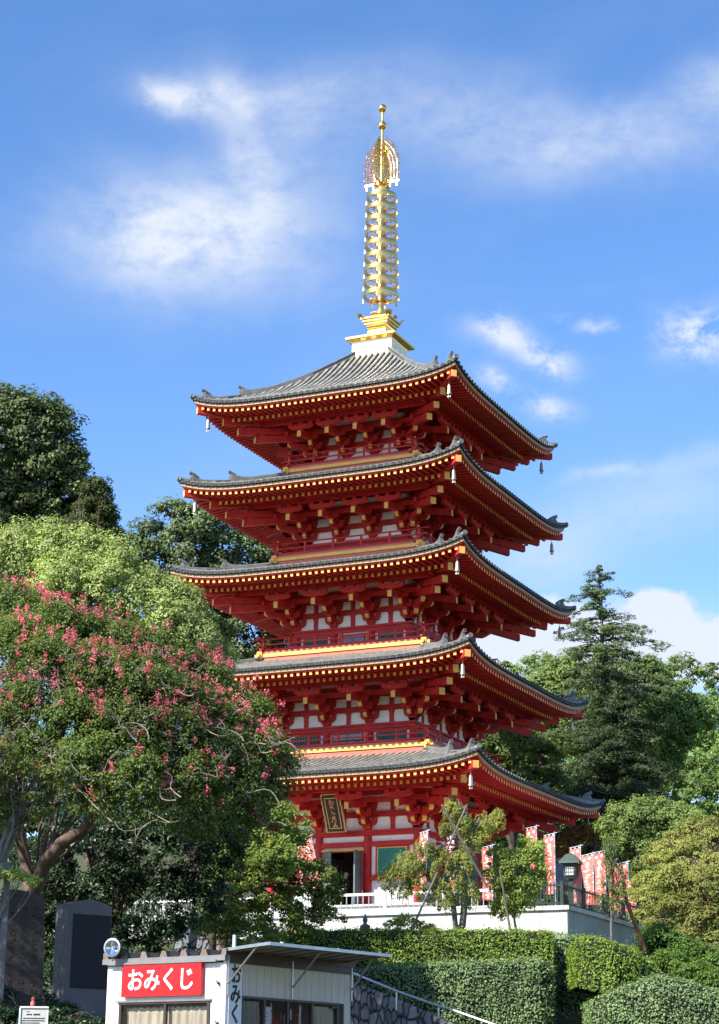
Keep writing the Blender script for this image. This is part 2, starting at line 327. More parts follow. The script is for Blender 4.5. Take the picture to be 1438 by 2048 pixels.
mb = MB(); mb.span((-26, PLY, -4.5), (PLX, 22, PLZ-.14)); o = mb.build('terrace', PAVE); tag(o, kind='structure')
wroot = empty('retaining_wall', (PLX, PLY, -2.6), 0, 'white rendered retaining wall with grey coping below the pagoda terrace', 'wall')
mb = MB(); mb.span((-38.5, -.16, -2.2), (.16, -.004, 1.30))
for x in np.arange(-36, -.5, 2.9): mb.span((x, -.168, -2.2), (x+.02, -.161, 1.30))
mb.build('wall_face', WALLW, wroot)
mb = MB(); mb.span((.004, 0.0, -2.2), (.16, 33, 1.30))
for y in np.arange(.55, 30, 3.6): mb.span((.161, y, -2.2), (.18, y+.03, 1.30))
mb.build('wall_face', mat('shaded_side_render', (.34, .35, .32), .85, var=.1, scale=.9, col2=(.42, .43, .40)), wroot)  # side face coloured darker than the front, its shade put into the paint
mb = MB(); mb.span((-38.5, -.26, 1.302), (.26, .35, 1.46)); mb.span((-.35, .352, 1.302), (.26, 33, 1.46)); mb.build('coping', STAIN, wroot)

# ------------------------------------------------------------------ the pagoda
ST = [dict(E=5.453, h=8.0, c=3.45, zf=-.30, hb=0, a=.29, b=.010, din=3.6),
      dict(E=10.128, h=7.455, c=3.10, zf=6.68, hb=4.22, a=.28, b=.010, din=3.3),
      dict(E=14.63, h=7.08, c=2.76, zf=11.18, hb=3.95, a=.27, b=.010, din=3.0),
      dict(E=18.743, h=6.84, c=2.42, zf=15.68, hb=3.55, a=.32, b=.012, din=2.7),
      dict(E=22.764, h=6.50, c=2.10, zf=19.97, hb=3.22, a=.36, b=.056, din=.85)]
LIFT = .54
pag = empty('pagoda', (0, 0, 0), 0, 'tall vermilion five-storey pagoda with grey tiled roofs and golden finial', 'pagoda')
def roofz(st, x, d):
    s_ = st['h']-d
    return st['E']-LIFT-.012 + st['a']*s_ + st['b']*s_*s_ + LIFT*(abs(x)/st['h'])**5
def make_roof(st):
    h, E, din, c = st['h'], st['E'], st['din'], st['c']
    root = None
    mb = MB(); ns = 14; nx = 24
    for k in range(4):
        mb.T = rotz(k)
        vs = []
        for i in range(ns+1):
            d = h-(h-din)*i/ns
            for j in range(nx+1):
                x = d*math.sin((j/nx-.5)*math.pi); vs.append((x, -d, roofz(st, x, d)-.035))
        mb.add(vs, [(i*(nx+1)+j, i*(nx+1)+j+1, (i+1)*(nx+1)+j+1, (i+1)*(nx+1)+j) for i in range(ns) for j in range(nx)], 1)
        n = int(round(2*h/.312)); sp = 2*h/n
        for q in range(n+1):
            x = -h+q*sp; top = max(abs(x), din)
            if h-top < .05: top = h-.12
            m_ = max(2, int((h-top)/.4)); vs = []; r = .082; sg = 6
            for i in range(m_+1):
                d = h+.03-(h+.03-top)*i/m_; z = roofz(st, x, d)
                vs += [(x+r*math.cos(math.pi*g/sg), -d, z+.005+r*1.15*math.sin(math.pi*g/sg)) for g in range(sg+1)]
            mb.add(vs, [(i*(sg+1)+g+1, i*(sg+1)+g, (i+1)*(sg+1)+g, (i+1)*(sg+1)+g+1) for i in range(m_) for g in range(sg)], 0)
            z = roofz(st, x, h)+.012; R_ = .088; d = h+.04
            ring = [(x+R_*math.cos(g*math.pi/5), -d, z+R_*math.sin(g*math.pi/5)) for g in range(10)]
            inr = [(x+R_*.62*math.cos(g*math.pi/5), -d-.012, z+R_*.62*math.sin(g*math.pi/5)) for g in range(10)]
            bk = [(p[0], -d+.09, p[2]) for p in ring]
            mb.add(ring+bk, [(g, (g+1) % 10, 10+(g+1) % 10, 10+g) for g in range(10)], 2)
            mb.add(ring+inr, [(g, (g+1) % 10, 10+(g+1) % 10, 10+g)[::-1] for g in range(10)], 2)
            mb.add([(p[0], p[1]+.02, p[2]) for p in inr], [tuple(range(10))], 1)
            if q < n:  # flat eave tile, hanging between the round ones
                x2 = x+sp; zz = roofz(st, x+sp/2, h)-.02
                mb.add([(x+.07, -h-.02, zz+.05), (x2-.07, -h-.02, zz+.05), (x2-.07, -h-.02, zz-.03), (x+sp/2, -h-.02, zz-.055), (x+.07, -h-.02, zz-.03)], [(0, 1, 2, 3, 4)], 1)
                mb.box((x+sp/2, -h-.028, zz-.012), (.13, .012, .035), 2)
    root = mb.build('roof', [TILE, TILED, TEND], pag)
    # hip ridges, each with its two demon-tile ends
    for k in range(4):
        mb = MB(); mb.T = rotz(k)
        def ridge(d0, d1, wd, ht, flick):
            n = 14; vs = []; dg = math.sqrt(.5)
            for i in range(n+1):
                d = d0+(d1-d0)*i/n; z = roofz(st, d, d); up = flick*max(0, (i/n-.72)/.28)**2
                for sx, zz in ((-wd/2, -.05), (-wd/2, ht*.78+up), (-wd*.32, ht*.80+up), (-wd*.22, ht+up), (wd*.22, ht+up), (wd*.32, ht*.80+up), (wd/2, ht*.78+up), (wd/2, -.05)):
                    vs.append((d+sx*dg, -d+sx*dg, z+zz))
            fs = [(i*8+j, i*8+(j+1) % 8, (i+1)*8+(j+1) % 8, (i+1)*8+j) for i in range(n) for j in range(8)]
            mb.add(vs, fs+[tuple(range(8)), tuple(n*8+j for j in range(8))[::-1]], 0)
            for lv in (.3, .52):  # course lines
                for sg in (-1, 1):
                    mb.beam((d0+sg*(wd/2)*dg, -d0+sg*(wd/2)*dg, roofz(st, d0, d0)+ht*lv), (d1-.6*(d1-d0)+sg*(wd/2)*dg, -(d1-.6*(d1-d0))+sg*(wd/2)*dg, roofz(st, d0+.4*(d1-d0), d0+.4*(d1-d0))+ht*lv), .02, .02, 1)
            z = roofz(st, d1, d1)+ht+flick; p = Vector((d1, -d1, z)); nrm = Vector((dg, -dg, 0)); sd = Vector((dg, dg, 0)); uz = Vector((0, 0, 1))
            mb.prism([(-.16, -ht-flick), (.16, -ht-flick), (.12, -.16), (.06, .02), (-.06, .02), (-.12, -.16)], p+nrm*.03, sd, uz, nrm, .09, 0)
            mb.prism([(-.10, -ht-flick+.12), (.10, -ht-flick+.12), (.09, -.12), (-.09, -.12)], p+nrm*.10, sd, uz, nrm, .06, 0)
            q = p+uz*.08+nrm*.0
            mb.tube([q-nrm*.30-uz*.17, q-nrm*.10-uz*.05, q+nrm*.14+uz*.04], [.05, .065, .082], 12, 0)
            mb.tube([q+nrm*.141+uz*.04, q+nrm*.155+uz*.043], [.052, .048], 12, 1)
            return
        ridge(din-.05, h*.745, .26, .24, .16); ridge(h*.745+.06, h*.935, .22, .16, .16)
        z = roofz(st, h, h)
        dg = math.sqrt(.5); mb.tube([(h*.93, -h*.93, roofz(st, h*.93, h*.93)+.06), (h-.1, -h+.1, z+.05), (h+.06, -h-.06, z+.10)], [.09, .095, .105], 10, 0)
        mb.build('hip_ridge', [TRDG, TILED], root)
    # eave boards
    mb = MB()
    def strip(d, z0, z1, th, mi):
        n = 40; vs = []
        for i in range(n+1):
            x = (-1+2*i/n)*(d); lz = LIFT*(abs(x)/h)**5
            for dd, z in ((d, z0), (d, z1), (d-th, z1), (d-th, z0)):
                xx = max(-dd, min(dd, x)); vs.append((xx, -dd, E-LIFT+z+lz))
        mb.add(vs, [(i*4+j, (i+1)*4+j, (i+1)*4+(j+1) % 4, i*4+(j+1) % 4) for i in range(n) for j in range(4)], mi)
    for k in range(4):
        mb.T = rotz(k); strip(h-.07, -.215, -.09, .25, 1); strip(h-.13, -.272, -.218, .18, 0)
    mb.build('eave_board', [RED, TAN], root)
    # boarding over the rafters
    lf = lambda x: LIFT*(abs(x)/h)**5
    def flyz(x, d): return E-LIFT-.335+(h-.3-d)*.10+lf(x)*min(1, max(0, 1-(h-.3-d)/2.6))
    def basz(x, d): return E-.97-.02+.22*(h-1.2-d)+.10*(abs(x)/(h-1.2))**5*max(0, 1-(h-1.2-d)/2.)
    mb = MB()
    for k in range(4):
        mb.T = rotz(k)
        for zf_, d0, d1, up in ((flyz, h-.18, h-1.62, .075), (basz, h-1.25, c-.05, .075)):
            vs = []; nx_, n_ = 24, 5
            for i in range(n_+1):
                d = d0+(d1-d0)*i/n_
                for j in range(nx_+1): x = d*(-1+2*j/nx_); vs.append((x, -d, zf_(x, d)+up))
            mb.add(vs, [(i*(nx_+1)+j+1, i*(nx_+1)+j, (i+1)*(nx_+1)+j, (i+1)*(nx_+1)+j+1) for i in range(n_) for j in range(nx_)], 0)
        # the kioi board that carries the flying rafters
        n = 30
        for i in range(n):
            d = h-1.27; xa = d*(-1+2*i/n); xb = d*(-1+2*(i+1)/n)
            mb.beam((xa, -d, basz(xa, d)+.125), (xb, -d, basz(xb, d)+.125), .12, .10, 0)
    mb.build('eave_boarding', RED, root)
    for k in range(4):
        mb = MB(); mb.T = rotz(k); n = int(round(2*(h-.45)/.296)); sp = 2*(h-.45)/n
        for q in range(n+1):
            x = -(h-.45)+q*sp; d0 = h-.19; d1 = max(h-1.5, abs(x)+.05)
            if d0-d1 > .08: mb.beam((x, -d1, flyz(x, d1)), (x, -d0, flyz(x, d0)), .125, .145, 0, 1, True)
        mb.build('flying_rafters', [RED, YEL], root)
        mb = MB(); mb.T = rotz(k); n = int(round(2*(h-1.5)/.296)); sp = 2*(h-1.5)/n
        for q in range(n+1):
            x = -(h-1.5)+q*sp; d0 = h-1.2; d1 = max(c-.03, abs(x)+.05)
            if d0-d1 > .08: mb.beam((x, -d1, basz(x, d1)), (x, -d0, basz(x, d0)), .125, .155, 0, 1, True)
        mb.build('base_rafters', [RED, YEL], root)
    for k in range(4):
        mb = MB(); mb.T = rotz(k)
        mb.beam((c, -c, E-.30), (h-1.05, -(h-1.05), E-1.0), .24, .34, 0, 1, True)
        mb.beam((h-2.2, -(h-2.2), E-.72), (h-.17, -(h-.17), E-.60), .26, .30, 0, 1, True)
        mb.build('hip_beam', [RED, YEL], root)
    mb = MB(); d = c+2.05; z = min(basz(0, d)-.075, E-.80)
    for k in range(4):
        mb.T = rotz(k); mb.span((-d-.55, -d-.09, z-.2), (d+.55, -d+.09, z)); d2 = c+1.05; mb.span((-d2-.4, -d2-.07, E-1.34), (d2+.4, -d2+.07, E-1.16))
    mb.build('purlin', RED, root)
    return root
def boat(a, ht):
    return [(-a, 0), (-a, -ht*.38), (-a*.93, -ht*.62), (-a*.78, -ht*.86), (-a*.55, -ht), (a*.55, -ht), (a*.78, -ht*.86), (a*.93, -ht*.62), (a, -ht*.38), (a, 0)]
X_, Y_, Z_ = Vector((1, 0, 0)), Vector((0, 1, 0)), Vector((0, 0, 1))
def block(mb, x, y, zt, wd=.2, ht=.14):
    mb.box((x, y, zt-ht*.3), (wd, wd, ht*.6)); mb.box((x, y, zt-ht*.8), (wd, wd, ht*.4), 0, 0, .68)
def curl(mb, y0, y1, zt, ht, wd, cap=1):
    """bracket arm that runs out from the wall (towards -Y), its tip rounded underneath and painted ochre"""
    L_ = y0-y1; pr = [(0, 0), (0, -ht), (L_-.26, -ht), (L_-.12, -ht*.82), (L_-.03, -ht*.55), (L_, -ht*.3), (L_, 0)]
    n = len(pr); vs = [(sx*wd/2, y0-a, zt+b) for sx in (-1, 1) for a, b in pr]
    mi = [0, 0]+[cap if i in (3, 4, 5) else 0 for i in range(n)]
    mb.add(vs, [tuple(range(n)), tuple(range(n, 2*n))[::-1]]+[(i, n+i, n+(i+1) % n, (i+1) % n) for i in range(n)], mi)
def bracket_mesh():
    mb = MB()   # origin: on the column axis in the wall plane, at the height of the eave's corner
    mb.box((0, 0, -2.19), (.40, .40, .12)); mb.box((0, 0, -2.31), (.40, .40, .14), 0, 0, .7)
    for zt in (-1.98, -1.36):
        mb.prism(boat(.42, .24), (0, -.03, zt), X_, Z_, Y_, .15)
        for x in (-.34, 0, .34): block(mb, x, -.03, zt+.13)
    curl(mb, .1, -.56, -1.98, .24, .17); block(mb, 0, -.50, -1.85); mb.prism(boat(.34, .2), (0, -.50, -1.66), X_, Z_, Y_, .15)
    for x in (-.27, 0, .27): block(mb, x, -.50, -1.54, .16, .12)
    curl(mb, .1, -1.12, -1.60, .24, .17); block(mb, 0, -1.05, -1.47); 
    mb.prism(boat(.38, .2), (0, -1.05, -1.335), X_, Z_, Y_, .15)
    # tail rafter
    mb.beam((0, .3, -1.10), (0, -2.24, -1.63), .20, .28, 0, 1, True)
    block(mb, 0, -2.05, -1.36, .24, .15); mb.prism(boat(.62, .22), (0, -2.05, -1.14), X_, Z_, Y_, .17)
    for x in (-.50, 0, .50): block(mb, x, -2.05, -1.005, .2, .14)
    return mb.build('bracket', [RED, YEL], mesh_only=True)
def corner_bracket_mesh():
    mb = MB(); r2 = math.sqrt(2)   # runs out towards -Y here; turned 45 degrees on the corner
    curl(mb, 0, -.80, -1.98, .25, .20); block(mb, 0, -.71, -1.85, .22)
    curl(mb, 0, -1.58, -1.60, .25, .20); block(mb, 0, -1.48, -1.47, .22)
    mb.beam((0, 0, -1.12), (0, -2.26*r2, -1.68), .26, .30, 0, 1, True)
    mb.beam((0, 0, -.86), (0, -2.84*r2, -1.40), .26, .30, 0, 1, True)
    block(mb, 0, -2.05*r2, -1.38, .26, .15)
    return mb.build('corner_bracket', [RED, YEL], mesh_only=True)
BRK = bracket_mesh(); CBRK = corner_bracket_mesh()
def make_body(st, i):
    E, c, zf = st['E'], st['c'], st['zf']; top = E-2.62
    mb = MB(); t = .10
    for k in range(4):
        mb.T = rotz(k)
        mb.span((-c, -c+.02, E-2.45), (c-.12, -c+.10, E-.42))               # plaster behind the brackets
    b = c/3
    for k in range(4):
        mb.T = rotz(k)
        for s_ in (-1, 1):
            mb.span((s_*(b+.02), -c+.02, zf), (s_*(c-.11), -c+.10, E-2.455))
        if i == 0: mb.span((-b-.0, -c+.02, 2.30), (b, -c+.10, E-2.455))
        else: mb.span((-b, -c+.06, zf), (b, -c+.12, E-2.455))
    root = mb.build('storey', WHT, pag)
    for k in range(4):   # beams
        mb = MB(); mb.T = rotz(k)
        mb.span((-c-.22, -c-.16, E-2.50), (c+.155, -c+.018, E-2.40)); mb.span((-c-.12, -c-.10, E-2.64), (c+.095, -c+.016, E-2.502))
        mb.span((-c, -c-.045, E-1.85), (c-.05, -c+.015, E-1.60)); mb.span((-c, -c-.045, E-1.22), (c-.05, -c+.015, E-1.02)); mb.span((-c, -c-.045, E-.90), (c-.05, -c+.015, E-.70))
        for x in ((-2*b, 0, 2*b) if i < 3 else ()):
            mb.span((x-.10, -c-.03, E-2.395), (x+.10, -c+.014, E-1.852)); mb.span((x-.10, -c-.03, E-1.598), (x+.10, -c+.014, E-1.222))
            mb.box((x, -c-.03, E-1.90), (.26, .09, .10), 0, 0, .8)
        if i == 0:
            mb.span((-c-.14, -c-.12, 2.36), (c+.11, -c+.015, 2.57)); mb.span((-c, -c-.06, -.30), (-b-.05, -c+.015, -.14)); mb.span((b+.05, -c-.06, -.30), (c, -c+.015, -.14))
            for s_ in (-1, 1):
                mb.span((s_*(b+.22) - .03, -c-.22, .93), (s_*(c-.16), -c+.013, 1.06)); mb.span((s_*(b+.30), -c-.12, 1.062), (s_*(c-.24), -c+.013, 1.15))
        else:
            mb.span((-c, -c-.05, zf), (c, -c+.015, zf+.12))
            for s_ in (-1, 1):
                x0, x1 = b+.22, c-.22
                mb.span((s_*b, -c-.035, E-2.76), (s_*(c-.1), -c+.013, E-2.642)) 
        mb.build('wall_beam', RED, root)
    for k in range(4):
        for j, x in enumerate((-c, -b, b)):
            mb = MB(); mb.lathe([(.18, zf), (.185, (zf+top)/2), (.17, E-2.642)], 16, (0, 0, 0)); o = mb.build('column', RED, root, smooth=True)
            p = rotz(k) @ Vector((x, -c, 0)); o.location = p
        for x in (-c, -b, b, c):
            o = link('bracket', BRK, root); o.location = rotz(k) @ Vector((x, -c, E)); o.rotation_euler = (0, 0, k*math.pi/2)
        o = link('corner_bracket', CBRK, root); o.location = rotz(k) @ Vector((c, -c, E)); o.rotation_euler = (0, 0, k*math.pi/2+math.pi/4)
        # windows and doors of this side
        for s_ in (-1, 1):
            mb = MB(); mb.T = rotz(k)
            if i == 0:
                x0, x1, z0, z1 = b+.52, c-.50, 1.16, 2.27
                cx = (x0+x1)/2*s_; hw = (x1-x0)/2
                mb.span((cx-hw-.13, -c-.07, z0), (cx+hw+.13, -c+.012, z1+.08), 0)
                mb.span((cx-hw-.05, -c-.095, z0), (cx+hw+.05, -c-.071, z1+.03), 1)
                n = 9
                for q in range(n):
                    xa = cx-hw+2*hw*q/n; mb.span((xa+.008, -c-.115, z0), (xa+2*hw/n-.008, -c-.096, z1-.02), 2)
            else:
                x0, x1, z0, z1 = b+.42, c-.42, zf+.12, E-2.80
                cx = (x0+x1)/2*s_; hw = (x1-x0)/2; hh = z1-z0
                mb.span((cx-hw-.1, -c-.04, z0), (cx+hw+.1, -c+.012, z1+.04), 0)
                mb.span((cx-hw, -c-.06, z0), (cx+hw, -c-.041, z1), 3)
                n = 9
                for q in range(n):
                    xa = cx-hw+2*hw*(q+.5)/n; mb.box((xa, -c-.075, (z0+z1)/2), (.055, .03, hh), 2, 0)
            mb.build('window', [RED, YEL, GREEN, GRND], root)
        mb = MB(); mb.T = rotz(k)
        if i:
            z1 = E-2.78
            mb.span((-b+.17, -c-.03, zf), (b-.17, -c+.055, z1+.06), 0)
            mb.span((-b+.20, -c-.05, zf), (-b+.26, -c-.031, z1), 1); mb.span((b-.26, -c-.05, zf), (b-.20, -c-.031, z1), 1)
            mb.span((-b+.34, -c-.06, zf), (b-.34, -c-.031, z1-.03), 2); mb.span((-.015, -c-.07, zf), (.015, -c-.061, z1-.03), 3)
            mb.build('door', [RED, YEL, GLASS, DARK], root)
        else:
            # open doorway with the dark room behind it and two leaves swung out
            mb.span((-b+.17, -c-.02, 2.16), (b-.17, -c+.06, 2.30), 0); mb.span((-b+.1, -c-.10, 2.20), (b-.1, -c-.022, 2.28), 1)
            mb.span((-b+.17, -c-.02, -.3), (-b+.26, -c+.06, 2.158), 0); mb.span((b-.26, -c-.02, -.3), (b-.17, -c+.06, 2.158), 0)
            d = mb.build('door', [RED, YEL], root)
            for s_ in (-1, 1):
                mb = MB(); mb.T = rotz(k) @ Matrix.Translation((s_*(b-.24), -c-.13, 0)) @ Matrix.Rotation(s_*math.radians(4 if s_ > 0 else -48), 4, 'Z')
                mb.span((-.03, -.86, -.26), (.03, 0, 2.14), 0)
                for z in (.0, .6, 1.2, 1.8): mb.span((-.04, -.83, z), (.04, -.03, z+.06), 0)
                for z in (.3, .9, 1.5, 2.0): mb.sphere((-.04, -.8, z), .02, 6, 1)
                mb.build('door_leaf', [DOORG, BRZ], d)
    if i == 0:
        mb = MB(); mb.span((-c+.12, -c+.12, -.32), (c-.12, c-.12, -.28), 0); mb.span((-c+.12, -c+.12, 2.7), (c-.12, c-.12, 2.75), 0)
        mb.span((-.95, -1.4, -.28), (.95, -1.2, 2.7), 1)
        mb.span((-.7, -1.75, -.28), (.7, -1.41, .55), 2)
        mb.build('interior', [DARK, mat('dim_timber', (.10, .06, .03), .7), MBRN], root)
    return root
def make_balcony(st):
    hb, zf = st['hb'], st['zf']
    mb = MB(); n = int(hb*2/.33)
    for k in range(4):
        mb.T = rotz(k)
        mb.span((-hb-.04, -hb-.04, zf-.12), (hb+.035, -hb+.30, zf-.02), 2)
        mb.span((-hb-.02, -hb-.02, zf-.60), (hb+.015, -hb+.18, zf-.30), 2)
        mb.span((-hb-.07, -hb-.075, zf-.28), (hb+.065, -hb+.2, zf-.125), 1)
    mb.T = None; mb.span((-hb+.2, -hb+.2, zf-.1), (hb-.2, hb-.2, zf-.03), 0)
    for a in (-1, 1):
        for b_ in (-1, 1):
            mb.box((a*(hb+.03), b_*(hb+.03), zf-.20), (.24, .24, .36), 1)
            mb.box((a*(hb+.03), b_*(hb+.16), zf-.20), (.12, .26, .13), 1); mb.box((a*(hb+.16), b_*(hb+.03), zf-.20), (.26, .12, .128), 1)
    root = mb.build('balcony', [RED, YEL, SUNLIT], pag)
    for k in range(4):
        mb = MB(); mb.T = rotz(k); y = -hb+.06; ex = .42
        mb.tube([(-hb-ex, y, zf+.585), (-hb+.4, y, zf+.55), (hb-.4, y, zf+.55), (hb+ex, y, zf+.585)], .036, 8, 0)
        mb.beam((-hb-ex*.8, y, zf+.30), (hb+ex*.8, y, zf+.30), .06, .06, 0); mb.beam((-hb-.2, y, zf+.05), (hb+.2, y, zf+.05), .10, .09, 0)
        m_ = max(4, int(round(2*hb/1.32)))
        for q in range(m_):
            x = -hb+.06+q*(2*hb-.12)/m_
            if q: mb.box((x, y, zf+.27), (.09, .09, .54), 0)
        mb.box((-hb+.06, y, zf+.30), (.12, .12, .66), 0); mb.sphere((-hb+.06, y, zf+.67), .04, 8, 1); mb.box((-hb+.06, y-.065, zf+.31), (.13, .012, .10), 1)
        mb.build('railing', [RED, YEL], root)
    return root
for i, st in enumerate(ST):
    make_body(st, i); make_roof(st)
    if i: make_balcony(st)
mb = MB(); mb.span((-4.9, -4.9, -.9), (4.9, 4.9, -.22)); mb.span((-5.0, -5.0, -.22), (5.0, 5.0, -.12-.18)); mb.span((-1.5, -5.9, -.9), (1.5, -4.9, -.55))
mb.build('stone_base', STAIN, pag)

# golden finial
fin = MB(); fin.tube([(0, 0, 28.2), (0, 0, 35.0), (0, 0, 37.4), (0, 0, 39.2)], [.16, .12, .075, .055], 16)
FIN = fin.build('finial', GOLD, pag, smooth=True)
mb = MB(); mb.span((-1.02, -1.02, 25.55), (1.02, 1.02, 26.62)); 
for k in range(4):
    mb.T = rotz(k)
    for x in (-.55, .0, .55):
        for q in range(6):
            a = q*math.pi/3; mb.sphere((x+.085*math.cos(a), -1.022, 26.28+.085*math.sin(a)), .035, 6)
mb.T = None
mb.build('finial_box', GOLDW, FIN)
mb = MB(); mb.span((-1.27, -1.27, 26.70), (1.27, 1.27, 26.80)); mb.add([(-1.02, -1.02, 26.6), (1.02, -1.02, 26.6), (1.02, 1.02, 26.6), (-1.02, 1.02, 26.6), (-1.22, -1.22, 26.7), (1.22, -1.22, 26.7), (1.22, 1.22, 26.7), (-1.22, 1.22, 26.7)], [(0, 1, 5, 4), (1, 2, 6, 5), (2, 3, 7, 6), (3, 0, 4, 7)])
mb.build('finial_slab', GOLD, FIN)
mb = MB()
mb.lathe([(.80, 26.80), (.80, 26.86), (.72, 27.0), (.55, 27.14), (.50, 27.22)], 24)
q4 = math.pi/4; r2 = math.sqrt(2)
mb.lathe([(.50*r2, 27.16), (.44*r2, 27.3), (.46*r2, 27.42), (.53*r2, 27.5), (.53*r2, 27.56), (.60*r2, 27.6), (.60*r2, 27.68), (.67*r2, 27.72), (.67*r2, 27.80), (.74*r2, 27.85), (.74*r2, 27.93), (.3, 27.95)], 4, (0, 0, 0), 0, q4)
for k in range(4):   # upturned acanthus leaves on the corners and sides
    mb.T = rotz(k)
    for (x, y, s_) in ((.72, -.72, 1.), (0, -.68, .8)):
        for q in range(-2, 3):
            u = Vector((x, y, 0)).normalized(); sd = Vector((-u.y, u.x, 0)); b0 = Vector((x, y, 27.92))+sd*q*.07
            mb.tube([b0-u*.05, b0+u*.03+Z_*.10*s_, b0+u*.10+Z_*(.20-.03*abs(q))*s_, b0+u*.16+Z_*(.22-.03*abs(q))*s_], [.035, .035, .028, .010], 6)
mb.T = None
mb.lathe([(.40, 27.94), (.52, 28.0), (.56, 28.12), (.46, 28.16), (.25, 28.2), (.25, 28.4)], 20)
mb.build('finial_basin', GOLD, FIN, smooth=True)
for i in range(9):
    z = 29.22+i*.648; R_ = .86-.015*i; mb = MB()
    mb.lathe([(R_, z-.10), (R_+.012, z), (R_, z+.11), (R_-.035, z+.11), (R_-.035, z-.10), (R_, z-.10)], 40)
    mb.lathe([(.20, z-.325), (.265, z-.30), (.225, z-.2), (.225, z+.2), (.265, z+.30), (.20, z+.322)], 20)
    for q in range(8):
        a = q*math.pi/4+.2; ca, sa = math.cos(a), math.sin(a); R1 = R_-.03
        pts = []
        for t in np.linspace(0, 1, 6):
            rr = .22+(R1-.22)*t; aa = a+.45*math.sin(t*math.pi)*(1 if q % 2 else -1)*.6; pts.append((rr*math.cos(aa), rr*math.sin(aa), z-.05))
        mb.tube(pts, .028, 5)
        mb.box(((R_+.02)*ca, (R_+.02)*sa, z-.24), (.05, .05, .20), 0, a, 1.5); mb.box(((R_+.02)*ca, (R_+.02)*sa, z-.12), (.02, .02, .1), 0, a)
    mb.build('finial_ring', GOLD, FIN, smooth=True)
mb = MB(); mb.lathe([(.18, 34.6), (.24, 34.75), (.22, 34.95), (.30, 35.08), (.34, 35.14), (.2, 35.2)], 18)
for q in range(4):
    a = q*math.pi/2+math.pi/4; mb.sphere((.36*math.cos(a), .36*math.sin(a), 35.02), .10, 10)
for z in (36.2, 36.9): mb.lathe([(.08, z-.08), (.15, z-.03), (.15, z+.03), (.08, z+.08)], 14)
mb.build('finial_collar', GOLD, FIN, smooth=True)
rr = random.Random(5)
for k in range(4):
    mb = MB(); mb.T = rotz(k)
    mb.span((.16, -.02, 35.12), (.93, .02, 35.24))
    for x in (.45, .80): mb.box((x, 0, 35.0), (.05, .05, .2), 0, 0, 1.4)
    outer = [(.90, 35.3), (.95, 35.7), (.94, 36.15), (.87, 36.55), (.74, 36.9), (.55, 37.2), (.32, 37.45), (.12, 37.62)]
    def at(t):
        t *= len(outer)-1; i = min(int(t), len(outer)-2); f_ = t-i; return outer[i][0]*(1-f_)+outer[i+1][0]*f_, outer[i][1]*(1-f_)+outer[i+1][1]*f_
    for sc in (.86, .66, .46, .26):
        pts = []
        for t in np.linspace(0, 1, 16):
            x, z = at(t); pts.append((.1+(x-.1)*sc, .012*math.sin(t*20), 35.25+(z-35.25)*(sc*.5+.5)))
        mb.tube(pts, .018, 5)
        for t in np.linspace(.03, .97, 20):
            x, z = at(t); x = .1+(x-.1)*sc; z = 35.25+(z-35.25)*(sc*.5+.5); ln = .30 if sc > .8 else .20; a = .45+t*.9+rr.uniform(-.15, .15)
            mb.tube([(x, 0, z), (x+ln*.4*math.cos(a-.6), rr.uniform(-.02, .02), z+ln*.4*math.sin(a-.6)), (x+ln*.62*math.cos(a), 0, z+ln*math.sin(a))], [.026, .024, .008], 4)
            if rr.random() < .6: mb.tube([(x, 0, z), (x-.10*sc, 0, z+.04), (x-.12*sc, 0, z+.12)], [.018, .016, .008], 4)
    mb.build('finial_flame', GOLD, FIN)
mb = MB(); mb.sphere((0, 0, 38.30), .225, 20, 0, 1.0); mb.lathe([(.10, 38.45), (.05, 38.62)], 12); mb.build('finial_ball', GOLD, FIN, smooth=True)
mb = MB(); mb.sphere((0, 0, 39.25), .215, 20); mb.lathe([(.07, 39.43), (.02, 39.52), (.004, 39.6)], 10); mb.build('finial_jewel', GOLD, FIN, smooth=True)

# wind bells
def bell_meshes():
    a = MB(); a.tube([(0, 0, .1), (0, 0, -.22)], .016, 5); a.lathe([(.03, -.18), (.035, -.2), (.03, -.22)], 8)
    b = MB(); b.lathe([(.01, -.22), (.06, -.25), (.075, -.32), (.085, -.55), (.115, -.66), (.10, -.66), (.07, -.5)], 12)
    c_ = MB(); c_.tube([(0, 0, -.5), (0, 0, -.74)], .008, 5); c_.box((0, 0, -.75), (.14, .02, .08)); c_.box((0, 0, -.75), (.02, .14, .07))
    return a.build('chain', BRZ, mesh_only=True), b.build('bell', BRZ, mesh_only=True, smooth=True), c_.build('clapper', BRZ, mesh_only=True)
BM = bell_meshes()
ordn = ['lowest', 'second', 'third', 'fourth', 'top']
for i, st in enumerate(ST):
    for k, nm in ((0, 'near'), (3, 'left'), (1, 'right'), (2, 'far')):
        if nm == 'left' and i < 2: continue
        if nm == 'far': continue
        d = st['h']-.55; p = rotz(k) @ Vector((d, -d, st['E']-.74))
        r_ = empty('wind_bell', p, 0, 'bronze wind bell hanging from the %s corner of the %s roof' % (nm, ordn[i] + (' pagoda' if i in (0, 4) else ' pagoda')), 'wind bell', 'wind bells on the roof corners')
        for nn, m_ in zip(('chain', 'bell', 'clapper'), BM): link(nn, m_, r_)

